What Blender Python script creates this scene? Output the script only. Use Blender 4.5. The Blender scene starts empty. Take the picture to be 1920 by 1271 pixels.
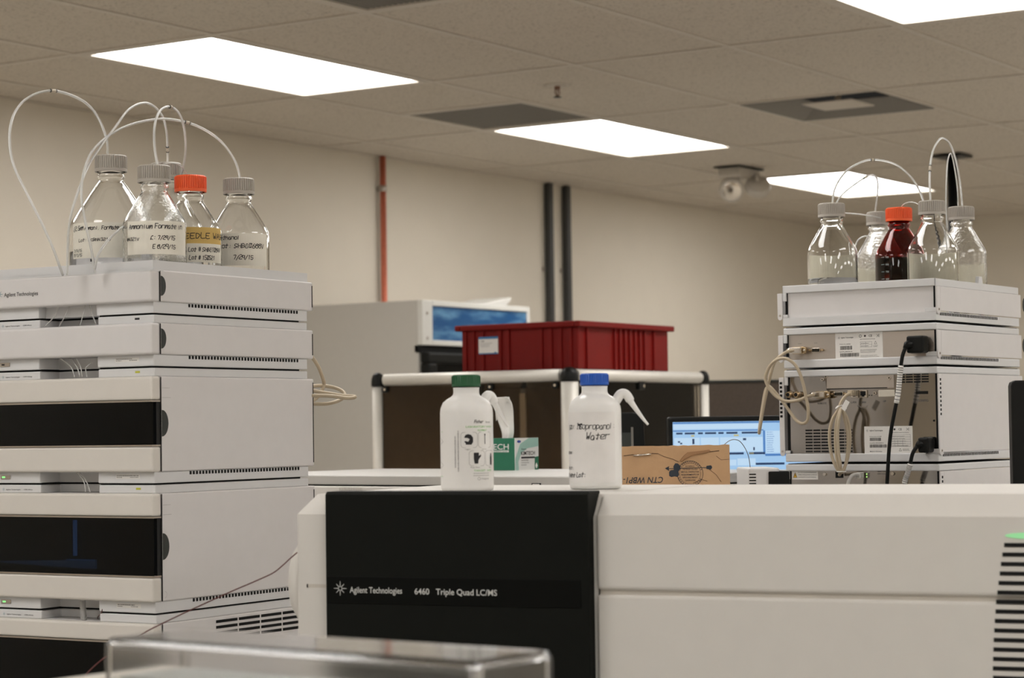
import bpy, bmesh, math, random
from mathutils import Vector, Matrix
from math import sin, cos, pi, radians, sqrt
random.seed(7)
S = bpy.context.scene
COL = S.collection

# ------------------------------------------------------------ camera
F_PX, PITCH, ROLL, YAW = 4123.0, .0396, -.0138, .9902
CAM = Vector((0, 0, 1.485))
def _basis():
    c, s = cos(YAW), sin(YAW)
    def w(x, y, z): return Vector((c * x + s * y, -s * x + c * y, z))
    cp, sp, cr, sr = cos(PITCH), sin(PITCH), cos(ROLL), sin(ROLL)
    rt, up, fw = w(1, 0, 0), w(0, -sp, cp), w(0, cp, sp)
    return rt * cr + up * sr, up * cr - rt * sr, fw
RT, UP, FW = _basis()
cam = bpy.data.objects.new('camera', bpy.data.cameras.new('camera'))
COL.objects.link(cam)
cam.matrix_world = Matrix(((RT.x, UP.x, -FW.x, CAM.x), (RT.y, UP.y, -FW.y, CAM.y), (RT.z, UP.z, -FW.z, CAM.z), (0, 0, 0, 1)))
cam.data.sensor_width = 36
cam.data.lens = 36 * F_PX / 1920
cam.data.clip_start = .05
cam.data.clip_end = 60
cam.data.dof.use_dof = True
cam.data.dof.focus_distance = 3.75
cam.data.dof.aperture_fstop = 8.5
S.camera = cam

# ------------------------------------------------------------ world and exposure
wd = bpy.data.worlds.new('world'); S.world = wd; wd.use_nodes = True
wd.node_tree.nodes['Background'].inputs[0].default_value = (.9, .85, .78, 1)
wd.node_tree.nodes['Background'].inputs[1].default_value = .02
S.view_settings.view_transform = 'Standard'
S.view_settings.look = 'None'
S.view_settings.gamma = 1
S.view_settings.exposure = 0
S.cycles.max_bounces = 14
S.cycles.transmission_bounces = 12
S.cycles.transparent_max_bounces = 12
S.cycles.diffuse_bounces = 5
S.cycles.caustics_reflective = False
S.cycles.caustics_refractive = True
S.cycles.blur_glossy = .5
S.cycles.sample_clamp_indirect = 25
S.cycles.use_denoising = True
LAMP_STRENGTH = 9.4
LAMP_COLOR = (1.0, .98, .955)

# ------------------------------------------------------------ pixel rays (photo frame 1920 x 1271) to points in the room
def ray(u, v): return FW + RT * ((u - 960) / F_PX) - UP * ((v - 635.5) / F_PX)
def atd(u, v, d): return CAM + ray(u, v) * d
def onz(u, v, z):
    d = ray(u, v); return CAM + d * ((z - CAM.z) / d.z)
class Fr:
    """a local frame: origin and heading"""
    def __init__(s, o, yaw=0.):
        s.o = Vector(o); s.yaw = yaw
        s.M = Matrix.Translation(s.o) @ Matrix.Rotation(yaw, 4, 'Z'); s.I = s.M.inverted()
    def w(s, *p): return s.M @ Vector(p)
    def l(s, p): return s.I @ Vector(p)
    def px(s, u, v, ax, c=0.):
        a = s.I @ CAM; d = s.I.to_3x3() @ ray(u, v); i = 'xyz'.index(ax)
        return a + d * ((c - a[i]) / d[i])
    def raise_(s, z): return Fr((s.o.x, s.o.y, z), s.yaw)

# ------------------------------------------------------------ materials
MATS = {}
def mat(name, col, rough=.5, metal=0., noise=.04, nscale=30., bump=0., bscale=200., trans=0., ior=1.45, emit=None, estr=0., coat=0., spec=.5, col2=None, sss=0.):
    if name in MATS: return MATS[name]
    m = bpy.data.materials.new(name); m.use_nodes = True
    nt = m.node_tree; N = nt.nodes; L = nt.links; b = N['Principled BSDF']
    b.inputs['Roughness'].default_value = rough; b.inputs['Metallic'].default_value = metal
    b.inputs['Transmission Weight'].default_value = trans; b.inputs['IOR'].default_value = ior
    b.inputs['Coat Weight'].default_value = coat; b.inputs['Specular IOR Level'].default_value = spec
    b.inputs['Base Color'].default_value = (*col, 1)
    if sss:
        b.inputs['Subsurface Weight'].default_value = sss; b.inputs['Subsurface Radius'].default_value = (.02, .02, .018); b.inputs['Subsurface Scale'].default_value = .5
    if noise or col2:
        t = N.new('ShaderNodeTexNoise'); t.inputs['Scale'].default_value = nscale; t.inputs['Detail'].default_value = 4
        tc = N.new('ShaderNodeTexCoord'); L.new(tc.outputs['Object'], t.inputs['Vector'])
        r = N.new('ShaderNodeValToRGB'); r.color_ramp.elements[0].position = .3; r.color_ramp.elements[1].position = .7
        c2 = col2 or tuple(min(1, c * (1 + noise)) for c in col)
        r.color_ramp.elements[0].color = (*[c * (1 - noise) for c in col], 1); r.color_ramp.elements[1].color = (*c2, 1)
        L.new(t.outputs['Fac'], r.inputs['Fac']); L.new(r.outputs['Color'], b.inputs['Base Color'])
    if bump:
        t2 = N.new('ShaderNodeTexNoise'); t2.inputs['Scale'].default_value = bscale; t2.inputs['Detail'].default_value = 3
        tc = N.new('ShaderNodeTexCoord'); L.new(tc.outputs['Object'], t2.inputs['Vector'])
        bp = N.new('ShaderNodeBump'); bp.inputs['Strength'].default_value = bump; bp.inputs['Distance'].default_value = .002
        L.new(t2.outputs['Fac'], bp.inputs['Height']); L.new(bp.outputs['Normal'], b.inputs['Normal'])
    if emit:
        b.inputs['Emission Color'].default_value = (*emit, 1); b.inputs['Emission Strength'].default_value = estr
    MATS[name] = m
    return m
def sr(r, g, b):
    f = lambda c: (c / 255 / 12.92) if c <= 10 else ((c / 255 + .055) / 1.055) ** 2.4
    return (f(r), f(g), f(b))
WHITE = mat('white_plastic', (.70, .68, .675), .42, noise=.015, bump=.05, bscale=900)
WHITE2 = mat('pale_enamel', (.68, .68, .685), .4, noise=.015, bump=.04, bscale=900)
IVORY = mat('ivory_plastic', (.70, .665, .615), .45, noise=.012, bump=.06, bscale=700)
SHELL = mat('light_grey_shell', (.69, .665, .625), .6, noise=.012, spec=.3, bump=.05, bscale=700)
BLACK = mat('black_plastic', (.007, .0075, .007), .4, noise=.05, spec=.22)
BLACKM = mat('black_matte_panel', (.0065, .0073, .0060), .55, noise=.08, bump=.15, bscale=1500, spec=.12)
GAP = mat('dark_slot', (.012, .012, .012), .8, noise=.05, spec=.2)
DKGREY = mat('charcoal_plastic', (.03, .034, .03), .5, noise=.05)
STEEL = mat('brushed_steel', (.50, .45, .40), .38, 1., noise=.05, nscale=12, bump=.05, bscale=400)
MIRROR = mat('polished_steel', (.43, .40, .37), .10, 1., noise=.03, nscale=8, bump=.03, bscale=15)
NICKEL = mat('nickel', (.72, .66, .58), .18, 1., noise=.02)
GOLDM = mat('gilt_contact_metal', (.55, .42, .26), .25, 1., noise=.04)
BEIGE = mat('beige_cable_sheath', (.47, .39, .28), .5, noise=.03)
GREYC = mat('grey_cable_sheath', (.55, .53, .5), .5, noise=.03)
PAPER = mat('white_label_paper', (.78, .76, .73), .65, noise=.015)
TAPE = mat('cream_label_tape', (.80, .765, .67), .6, noise=.03, nscale=60)
def translucent_paper(name, col):
    m = bpy.data.materials.new(name); m.use_nodes = True; nt = m.node_tree; N = nt.nodes; L = nt.links
    o = N['Material Output']; N.remove(N['Principled BSDF'])
    d = N.new('ShaderNodeBsdfDiffuse'); tl = N.new('ShaderNodeBsdfTranslucent'); mx = N.new('ShaderNodeMixShader'); mx.inputs[0].default_value = .5
    no = N.new('ShaderNodeTexNoise'); no.inputs['Scale'].default_value = 40; cr = N.new('ShaderNodeValToRGB')
    cr.color_ramp.elements[0].color = (*[c * .93 for c in col], 1); cr.color_ramp.elements[1].color = (*col, 1)
    L.new(no.outputs['Fac'], cr.inputs['Fac']); L.new(cr.outputs['Color'], d.inputs['Color']); L.new(cr.outputs['Color'], tl.inputs['Color'])
    L.new(d.outputs[0], mx.inputs[1]); L.new(tl.outputs[0], mx.inputs[2]); L.new(mx.outputs[0], o.inputs[0]); return m
TAPEB = translucent_paper('thin_cream_label_tape', (.86, .81, .66))
TAPEY = mat('yellow_label_tape', (.66, .45, .14), .6, noise=.03, nscale=60)
INK = mat('black_ink', (.015, .014, .016), .6, noise=.02)
GINK = mat('grey_ink', (.12, .12, .12), .6, noise=.02)
SINK = mat('soft_grey_print', (.30, .29, .28), .6, noise=.02)
WINK = mat('white_print', (.62, .62, .6), .5, noise=.02)
GLASS = mat('clear_glass', (.995, 1, .995), 0., noise=0, trans=1., ior=1.45)
WETGLASS = mat('beaded_glass', (.995, 1, .995), .0, noise=0, trans=1., ior=1.45, bump=.16, bscale=240)
AMBER = mat('amber_glass', (.33, .017, .005), 0., noise=0, trans=1., ior=1.47)
LIQUID = mat('clear_solvent', (1, 1, 1), 0., noise=0, trans=1., ior=1.33)
LIQAMB = mat('solvent_in_amber', (.25, .02, .006), 0., noise=0, trans=1., ior=1.33)
CAPG = mat('grey_cap_plastic', (.44, .405, .36), .45, noise=.02)
CAPO = mat('orange_cap_plastic', (.90, .13, .035), .42, noise=.02)
PTFE = mat('translucent_tubing', (.86, .86, .84), .25, noise=.01, trans=.45, ior=1.35)
MARK = mat('pale_tube_marker', (.62, .55, .45), .5, noise=.03)
HDPE = mat('milky_bottle_plastic', (.80, .79, .77), .28, noise=.01, sss=.25)
HDPE2 = mat('milky_nozzle_plastic', (.80, .79, .77), .4, noise=.01)
ALU = mat('satin_aluminium', (.74, .71, .65), .5, .35, noise=.02)
ACRYL = mat('clear_acrylic', (.985, .985, .985), .09, noise=0, trans=1., ior=1.49)
def thin_pane(name, tint, ior=1.5):
    m = bpy.data.materials.new(name); m.use_nodes = True; nt = m.node_tree; N = nt.nodes; L = nt.links
    for n in list(N): N.remove(n)
    o = N.new('ShaderNodeOutputMaterial'); mx = N.new('ShaderNodeMixShader'); tr = N.new('ShaderNodeBsdfTransparent'); gl = N.new('ShaderNodeBsdfGlossy'); fr = N.new('ShaderNodeFresnel')
    no = N.new('ShaderNodeTexNoise'); no.inputs['Scale'].default_value = 5; cr = N.new('ShaderNodeValToRGB')
    cr.color_ramp.elements[0].color = (*[c * .95 for c in tint], 1); cr.color_ramp.elements[1].color = (*tint, 1)
    L.new(no.outputs['Fac'], cr.inputs['Fac']); L.new(cr.outputs['Color'], tr.inputs['Color'])
    gl.inputs['Roughness'].default_value = .03; fr.inputs['IOR'].default_value = ior
    L.new(fr.outputs[0], mx.inputs[0]); L.new(tr.outputs[0], mx.inputs[1]); L.new(gl.outputs[0], mx.inputs[2]); L.new(mx.outputs[0], o.inputs[0])
    return m
DOORG = thin_pane('tinted_door_glass', (.30, .34, .38), 1.3)
TINT = thin_pane('smoked_pane', (.74, .68, .60), 1.3)
DARKGLASS = mat('black_door_glass', (.004, .0045, .005), .04, noise=0, trans=.0, ior=1.45, spec=.12)
RED = mat('red_bin_plastic', (.17, .0035, .002), .5, spec=.25, noise=.04, nscale=14)
CARD = mat('brown_cardboard', (.56, .35, .19), .75, noise=.07, nscale=22, bump=.25, bscale=120)
CARDINK = mat('dark_blue_stamp_ink', (.035, .045, .06), .7, noise=.05)
COPPER = mat('copper', (.72, .22, .14), .38, .7, noise=.06, nscale=60)
PIPEG = mat('dark_grey_paint', (.045, .045, .043), .5, noise=.04)
WIRER = mat('dark_red_wire_sheath', (.09, .012, .01), .5, noise=.03)
GREEN = mat('green_carton_print', (.012, .13, .07), .5, noise=.03)
TEALG = mat('pale_green_print', (.30, .48, .42), .5, noise=.06)
TISSUE = mat('white_tissue', (.80, .77, .73), .8, noise=.02, bump=.2, bscale=90, sss=.15)
LED = mat('green_led', (.1, .6, .1), .4, noise=.02, emit=(.35, 1, .35), estr=.9)
YELLOWL = mat('yellow_sticker', (.50, .50, .05), .5, noise=.03)
WALLP = mat('painted_wall', (.68, .625, .535), .75, noise=.012, nscale=6, bump=.08, bscale=260)
TEE = mat('ceiling_tee_paint', (.57, .52, .45), .5, noise=.02)
FLOORM = mat('vinyl_floor', (.55, .52, .47), .35, noise=.08, nscale=20)
BENCHM = mat('black_bench_resin', (.33, .32, .30), .4, noise=.05)
CABM = mat('bench_cabinet_laminate', (.58, .56, .52), .5, noise=.02)
PARTF = mat('brown_partition_fabric', (.085, .066, .052), .85, noise=.12, nscale=140, bump=.2, bscale=500)
FRIDGEM = mat('fridge_enamel', (.52, .50, .46), .38, noise=.01)
FRIDGEW = mat('fridge_white_trim', (.68, .67, .63), .38, noise=.01)
GRILLE = mat('perforated_return_panel', (.20, .185, .165), .6, noise=.10, nscale=260)
LAMPM = mat('lit_diffuser', (.9, .9, .88), .5, noise=.005, emit=LAMP_COLOR, estr=LAMP_STRENGTH)

def tile_material():
    m = bpy.data.materials.new('mineral_fibre_tile'); m.use_nodes = True
    nt = m.node_tree; N = nt.nodes; L = nt.links; b = N['Principled BSDF']; b.inputs['Roughness'].default_value = .9
    b.inputs['Specular IOR Level'].default_value = .1
    tc = N.new('ShaderNodeTexCoord'); t = N.new('ShaderNodeTexNoise'); t.inputs['Scale'].default_value = 95; t.inputs['Detail'].default_value = 5; t.inputs['Roughness'].default_value = .7
    L.new(tc.outputs['Object'], t.inputs['Vector'])
    r = N.new('ShaderNodeValToRGB'); e = r.color_ramp.elements
    e[0].position = .34; e[0].color = (.36, .32, .27, 1); e[1].position = .47; e[1].color = (.60, .545, .47, 1)
    L.new(t.outputs['Fac'], r.inputs['Fac']); L.new(r.outputs['Color'], b.inputs['Base Color'])
    bp = N.new('ShaderNodeBump'); bp.inputs['Strength'].default_value = .3; bp.inputs['Distance'].default_value = .002
    L.new(t.outputs['Fac'], bp.inputs['Height']); L.new(bp.outputs['Normal'], b.inputs['Normal'])
    return m
TILE = tile_material()

# ------------------------------------------------------------ mesh builder
class MB:
    def __init__(s): s.v = []; s.f = []; s.sm = []
    def add(s, vs, fs, smooth=False):
        n = len(s.v); s.v += [tuple(p) for p in vs]
        for f in fs: s.f.append(tuple(n + i for i in f)); s.sm.append(smooth)
        return s
    def box(s, x0, x1, y0, y1, z0, z1):
        x0, x1 = sorted((x0, x1)); y0, y1 = sorted((y0, y1)); z0, z1 = sorted((z0, z1))
        return s.add([(x0, y0, z0), (x1, y0, z0), (x1, y1, z0), (x0, y1, z0), (x0, y0, z1), (x1, y0, z1), (x1, y1, z1), (x0, y1, z1)],
              [(0, 3, 2, 1), (4, 5, 6, 7), (0, 1, 5, 4), (1, 2, 6, 5), (2, 3, 7, 6), (3, 0, 4, 7)])
    def prism(s, poly, ax, a, b, smooth=False):
        """poly of 2D points in the plane normal to ax (x: yz, y: xz, z: xy)"""
        def P(p, c): return {'x': (c, p[0], p[1]), 'y': (p[0], c, p[1]), 'z': (p[0], p[1], c)}[ax]
        n = len(poly)
        s.add([P(p, a) for p in poly] + [P(p, b) for p in poly], [tuple(range(n))[::-1], tuple(range(n, 2 * n))])
        k = len(s.v) - 2 * n
        for i in range(n):
            j = (i + 1) % n; s.f.append((k + i, k + j, k + n + j, k + n + i)); s.sm.append(smooth)
        return s
    def cyl(s, p0, p1, r0, r1=None, n=20, caps=True, smooth=True):
        r1 = r0 if r1 is None else r1
        p0 = Vector(p0); p1 = Vector(p1); d = (p1 - p0).normalized()
        a = d.orthogonal().normalized(); b = d.cross(a)
        vs = [p + (a * cos(2 * pi * i / n) + b * sin(2 * pi * i / n)) * r for p, r in ((p0, r0), (p1, r1)) for i in range(n)]
        s.add(vs, [(i, (i + 1) % n, n + (i + 1) % n, n + i) for i in range(n)], smooth)
        if caps:
            k = len(s.v) - 2 * n
            s.f += [tuple(k + i for i in range(n))[::-1], tuple(k + n + i for i in range(n))]; s.sm += [False, False]
        return s
    def lathe(s, prof, n=48, c=(0, 0, 0), closed=False, smooth=True, rib=None):
        """prof: list of (r, z) around the vertical axis at c"""
        m = len(prof); vs = []
        for k in range(n):
            a = 2 * pi * k / n
            for j, (r, z) in enumerate(prof):
                rr = r + (rib[j] * (1 if k % 2 else 0) if rib else 0)
                vs.append((c[0] + rr * cos(a), c[1] + rr * sin(a), c[2] + z))
        fs = []
        for k in range(n):
            k2 = (k + 1) % n
            for j in range(m if closed else m - 1):
                j2 = (j + 1) % m
                if prof[j][0] < 1e-7 and prof[j2][0] < 1e-7: continue
                if prof[j][0] < 1e-7: fs.append((k * m + j, k2 * m + j2, k * m + j2))
                elif prof[j2][0] < 1e-7: fs.append((k * m + j, k2 * m + j, k * m + j2))
                else: fs.append((k * m + j, k2 * m + j, k2 * m + j2, k * m + j2))
        return s.add(vs, fs, smooth)
    def tube(s, pts, r, n=10, radii=None, caps=True):
        pts = [Vector(p) for p in pts]; m = len(pts)
        t = [(pts[min(i + 1, m - 1)] - pts[max(i - 1, 0)]).normalized() for i in range(m)]
        a = t[0].orthogonal().normalized(); vs = []
        for i in range(m):
            a = (a - t[i] * a.dot(t[i])).normalized(); b = t[i].cross(a); rr = radii[i] if radii else r
            vs += [pts[i] + (a * cos(2 * pi * k / n) + b * sin(2 * pi * k / n)) * rr for k in range(n)]
        s.add(vs, [(i * n + k, i * n + (k + 1) % n, (i + 1) * n + (k + 1) % n, (i + 1) * n + k) for i in range(m - 1) for k in range(n)], True)
        if caps:
            k = len(s.v) - m * n
            s.f += [tuple(k + i for i in range(n))[::-1], tuple(k + (m - 1) * n + i for i in range(n))]; s.sm += [False, False]
        return s
    def mapped(s, fn):
        s.v = [tuple(fn(Vector(p))) for p in s.v]; return s
    def build(s, name, m, parent=None, bevel=0., seg=2, weld=False, world=False, clean=True):
        me = bpy.data.meshes.new(name); me.from_pydata(s.v, [], s.f); me.update()
        bm = bmesh.new(); bm.from_mesh(me)
        for f, q in zip(bm.faces, s.sm): f.smooth = q
        if weld: bmesh.ops.remove_doubles(bm, verts=bm.verts, dist=1e-6)
        if clean: bmesh.ops.recalc_face_normals(bm, faces=bm.faces)
        bm.to_mesh(me); bm.free()
        me.materials.append(m)
        o = bpy.data.objects.new(name, me); COL.objects.link(o)
        if parent: o.parent = parent
        if bevel:
            b = o.modifiers.new('bevel', 'BEVEL'); b.width = bevel; b.segments = seg; b.limit_method = 'ANGLE'; b.angle_limit = radians(50)
        return o

def spline(pts, per=8):
    P = [Vector(p) for p in pts]; out = []
    for i in range(len(P) - 1):
        a, b, c, d = P[max(i - 1, 0)], P[i], P[i + 1], P[min(i + 2, len(P) - 1)]
        for k in range(per):
            t = k / per
            out.append(.5 * ((2 * b) + (c - a) * t + (2 * a - 5 * b + 4 * c - d) * t * t + (3 * b - a - 3 * c + d) * t ** 3))
    return out + [P[-1]]

def tag(o, label, cat, group=None, kind=None):
    if label: o['label'] = label
    if cat: o['category'] = cat
    if group: o['group'] = group
    if kind: o['kind'] = kind
    return o
def thing(name, label, cat, fr, group=None):
    o = bpy.data.objects.new(name, None); COL.objects.link(o)
    o.empty_display_size = .05; o.location = fr.o; o.rotation_euler = (0, 0, fr.yaw)
    return tag(o, label, cat, group)
def struct(o): o['kind'] = 'structure'; return o
def plabel(o, text): o['label'] = text; return o
def duplicate(root, label=None, loc=None, group=None):
    r = root.copy(); COL.objects.link(r)
    if label: r['label'] = label
    if group: r['group'] = group
    if loc is not None: r.location = loc
    for ch in list(root.children):
        c = ch.copy(); COL.objects.link(c); c.parent = r
        for g in list(ch.children):
            d = g.copy(); COL.objects.link(d); d.parent = c
    return r

# ------------------------------------------------------------ writing: printed type and pen strokes, laid flat or round a cylinder
_TC = {}
def type_mesh(text, spacing=1.0, shear=0.):
    k = (text, spacing, shear)
    if k not in _TC:
        cu = bpy.data.curves.new('type', 'FONT'); cu.body = text; cu.size = 1; cu.space_character = spacing; cu.shear = shear; cu.resolution_u = 3; cu.offset = .009
        o = bpy.data.objects.new('type', cu); COL.objects.link(o)
        bpy.context.view_layer.update()
        me = o.evaluated_get(bpy.context.evaluated_depsgraph_get()).to_mesh()
        vs = [(v.co.x, v.co.y) for v in me.vertices]; fs = [tuple(p.vertices) for p in me.polygons]
        bpy.data.objects.remove(o); bpy.data.curves.remove(cu)
        x0 = min(v[0] for v in vs); x1 = max(v[0] for v in vs)
        _TC[k] = ([(x - x0, y) for x, y in vs], fs, x1 - x0)
    return _TC[k]
HAND = {
 'A': '022842 0435', 'B': '0208 082837351505 3544330202', 'C': '473817040213 2342', 'D': '0208 0828463422 2202', 'E': '420208 0848 0535', 'F': '0208 0848 0535', 'G': '4738180503123243 2545',
 'H': '0208 4248 0545', 'I': '1232 2228 1838', 'L': '080242', 'M': '0208254842', 'N': '02084248', 'O': '1828454332120315 0518', 'P': '02082838470504 4705', 'S': '47381806154433120203', 'T': '2822 0848', 'U': '080312324348', 'V': '082248', 'W': '0812253248', '#': '1218 3238 0444 0646',
 'a': '36160403123244 36423342', 'b': '0802 0536454312 0312', 'c': '461605031242', 'd': '4842 4312030516', 'e': '043446361605031242', 'f': '38281602 0535', 'g': '36160504133336 363010', 'h': '0802 053645 4542', 'i': '2622 2727', 'k': '0802 0446 1542', 'l': '1812', 'm': '0602 0516262502 2526364642', 'n': '0602 051636454542',
 'o': '16364543321203051616', 'p': '0600 0516364543120303', 'r': '0602 05163646', 's': '463616153443321202', 't': '282213 06364646', 'u': '060312324346 4642', 'v': '062246', 'w': '0612253246', 'x': '0246 0642', 'y': '0623 4610', 'z': '06460242',
 '0': '1803122332384728181808', '1': '2822 1728', '2': '0718384604024242', '3': '0838253543321202', '4': '0804 0444 3832', '5': '480805354432120203', '6': '38160312324435150404', '7': '084822', '8': '28070645433212030547382828', '9': '46380807053545 4842',
 '/': '0148', ':': '2323 2626', '.': '1212', '-': '0535', '%': '0248 0707 4343', '(': '381513020130', '_': '0242', ',': '2211'}
class Ink:
    """flat print in metres: x to the right, y up"""
    def __init__(s): s.m = MB()
    def text(s, t, x, y, h, w=None, shear=0., spacing=1., flip=False):
        vs, fs, tw = type_mesh(t, spacing, shear); sy = h / .72; sx = sy if w is None else w / tw
        if flip: s.m.add([(x - vx * sx, y - vy * sy, 0) for vx, vy in vs], fs)
        else: s.m.add([(x + vx * sx, y + vy * sy, 0) for vx, vy in vs], fs)
        return s
    def rect(s, x0, x1, y0, y1, n=1):
        for k in range(n):
            a = x0 + (x1 - x0) * k / n; b = x0 + (x1 - x0) * (k + 1) / n
            s.m.add([(a, y0, 0), (b, y0, 0), (b, y1, 0), (a, y1, 0)], [(0, 1, 2, 3)])
        return s
    def frame(s, x0, x1, y0, y1, t): return s.rect(x0, x1, y0, y0 + t).rect(x0, x1, y1 - t, y1).rect(x0, x0 + t, y0 + t, y1 - t).rect(x1 - t, x1, y0 + t, y1 - t)
    def poly(s, pts): s.m.add([(x, y, 0) for x, y in pts], [tuple(range(len(pts)))]); return s
    def disc(s, x, y, r, ry=None, n=20): return s.poly([(x + r * cos(2 * pi * k / n), y + (ry or r) * sin(2 * pi * k / n)) for k in range(n)])
    def line(s, pts, w):
        for k in range(len(pts) - 1):
            a = Vector(pts[k]); b = Vector(pts[k + 1]); d = b - a
            if d.length < 1e-7: d = Vector((w * .6, 0)); a = a - d / 2; b = b + d / 2
            d.normalize(); nrm = Vector((-d.y, d.x)) * w / 2; a = a - d * w * .35; b = b + d * w * .35
            s.m.add([(*(a - nrm), 0), (*(b - nrm), 0), (*(b + nrm), 0), (*(a + nrm), 0)], [(0, 1, 2, 3)])
        return s
    def ring(s, x, y, r, w, n=28, a0=0, a1=2 * pi): return s.line([(x + r * cos(a0 + (a1 - a0) * k / n), y + r * sin(a0 + (a1 - a0) * k / n)) for k in range(n + 1)], w)
    def rrect(s, x0, x1, y0, y1, r, w):
        p = []
        for cx, cy, a in ((x1 - r, y1 - r, 0), (x0 + r, y1 - r, 1), (x0 + r, y0 + r, 2), (x1 - r, y0 + r, 3)):
            p += [(cx + r * cos((a + k / 5) * pi / 2), cy + r * sin((a + k / 5) * pi / 2)) for k in range(6)]
        return s.line(p + [p[0]], w)
    def hand(s, t, x, y, h, w=None, pen=.0009, slant=.12, seed=1):
        """pen writing: h is the capital height, w the whole width"""
        rnd = random.Random(seed); adv = 5.3; u = h / 6; tot = sum(adv if c != ' ' else 3.2 for c in t)
        ux = u if w is None else w / tot; X = 0
        for c in t:
            g = HAND.get(c)
            if g:
                jy = rnd.uniform(-.35, .35); sc = rnd.uniform(.92, 1.08)
                for st in g.split():
                    pts = []
                    for k in range(0, len(st), 2):
                        gx = int(st[k]) * sc + rnd.uniform(-.14, .14); gy = (int(st[k + 1]) - 2) * sc + jy + rnd.uniform(-.14, .14)
                        pts.append((x + (X + gx) * ux + gy * u * slant, y + gy * u, 0))
                    pts = spline(pts, 4) if len(pts) > 2 else pts
                    s.line([(p[0], p[1]) for p in pts], pen)
            X += adv if c != ' ' else 3.2
        return s
    def bars(s, x0, x1, y0, y1, seed=3):
        rnd = random.Random(seed); x = x0
        while x < x1:
            w = rnd.choice((.0003, .0005, .0008)); s.rect(x, min(x + w, x1), y0, y1); x += w + rnd.choice((.0004, .0006))
        return s
    def lines(s, x0, x1, y, n, dy, t, seed=5):
        """rows of type too small to read"""
        rnd = random.Random(seed)
        for k in range(n):
            x = x0; e = x0 + (x1 - x0) * rnd.uniform(.7, 1)
            while x < e:
                w = t * rnd.choice((1.2, 2, 3)); s.rect(x, min(x + w, e), y - k * dy, y - k * dy + t); x += w + t * .7
        return s
    def burst(s, x, y, r):
        for k in range(8):
            a = k * pi / 4; q = r if k % 2 == 0 else r * .86
            s.poly([(x + r * .36 * cos(a - .17), y + r * .36 * sin(a - .17)), (x + q * cos(a - .03), y + q * sin(a - .03)), (x + q * cos(a + .03), y + q * sin(a + .03)), (x + r * .36 * cos(a + .17), y + r * .36 * sin(a + .17))])
        return s.ring(x, y, r * .27, r * .09, 20)
    def flat(s, name, m, parent, o, ex, ey, eps=.0003, thick=0.):
        o = Vector(o); ex = Vector(ex).normalized(); ey = Vector(ey).normalized(); n = ex.cross(ey)
        s.m.mapped(lambda p: o + ex * p.x + ey * p.y + n * eps)
        ob = s.m.build(name, m, parent, clean=False)
        if thick: md = ob.modifiers.new('thickness', 'SOLIDIFY'); md.thickness = thick; md.offset = 1
        return ob
    def wrap(s, name, m, parent, r, a0, z0=0., eps=.0004, thick=0.):
        """round a vertical cylinder; a0 is the heading of x = 0, x runs counter-clockwise seen from above"""
        s.m.mapped(lambda p: Vector(((r + eps) * cos(a0 + p.x / r), (r + eps) * sin(a0 + p.x / r), z0 + p.y)))
        ob = s.m.build(name, m, parent, clean=False)
        if thick: md = ob.modifiers.new('thickness', 'SOLIDIFY'); md.thickness = thick; md.offset = 0
        return ob
def sticker(w, h): return Ink().rect(0, w, 0, h)

# ============================================================ THE ROOM
G0 = Vector((5.337, 5.242)); TS = .6096; ZC = 2.7505
X0, X1, Y0, Y1 = -4.2, 13.05, -6.4, 6.13
struct(MB().box(X0 - .1, X1 + .1, Y0 - .1, Y1 + .1, -.1, 0).build('floor', FLOORM))
struct(MB().box(X0 - .1, X1 + .1, Y1, Y1 + .12, 0, ZC + .1).build('wall_back', WALLP))
struct(MB().box(X1, X1 + .12, Y0 - .1, Y1, 0, ZC + .1).build('wall_right', WALLP))
struct(MB().box(X0 - .12, X0, Y0 - .1, Y1, 0, ZC + .1).build('wall_left', WALLP))
struct(MB().box(X0, X1, Y0 - .12, Y0, 0, ZC + .1).build('wall_near', WALLP))
# cells taken by lamps and grilles, in (a, b) grid steps of two feet
def gx(a): return G0.x + TS * a
def gy(b): return G0.y - TS * b
LAMPS = [(a, b) for a in range(-12, 11, 4) for b in range(0, 18, 4)]
taken = set()
for a, b in LAMPS: taken |= {(a, b), (a + 1, b)}
VENTS = [(-1, 2, 'return'), (3, 0, 'return'), (4, 2, 'diffuser')]
for a, b, k in VENTS: taken.add((a, b))
m = MB()
for a in range(-16, 13):
    for b in range(-2, 20):
        x0, x1 = max(gx(a), X0), min(gx(a + 1), X1); y1, y0 = min(gy(b), Y1), max(gy(b + 1), Y0)
        if x1 - x0 < .01 or y1 - y0 < .01: continue
        if (a, b) in taken: m.box(x0, x1, y0, y1, ZC + .12, ZC + .14)
        else: m.box(x0, x1, y0, y1, ZC + .004, ZC + .02)
struct(m.build('ceiling', TILE))
m = MB()
for b in range(-1, 20): 
    if Y0 < gy(b) < Y1: m.box(X0, X1, gy(b) - .012, gy(b) + .012, ZC, ZC + .012)
for a in range(-14, 13, 2):
    if X0 < gx(a) < X1: m.box(gx(a) - .012, gx(a) + .012, Y0, Y1, ZC - .0006, ZC + .012)
for a, b in ((3, 0), (5, 2), (-1, 2)): m.box(gx(a) - .012, gx(a) + .012, gy(b + 1), gy(b), ZC - .0003, ZC + .012)
struct(m.build('trim_1', TEE))
struct(MB().box(X0, X1, Y1 - .02, Y1, ZC - .003, ZC + .02).build('trim_2', TEE))
struct(MB().box(X1 - .02, X1, Y0, Y1 - .02, ZC - .003, ZC + .02).build('trim_3', TEE))
struct(MB().box(X0, X1, Y1 - .012, Y1, 0, .1).build('baseboard_back', BLACK))
struct(MB().box(X1 - .012, X1, Y0, Y1 - .012, 0, .1).build('baseboard_right', BLACK))

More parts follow.
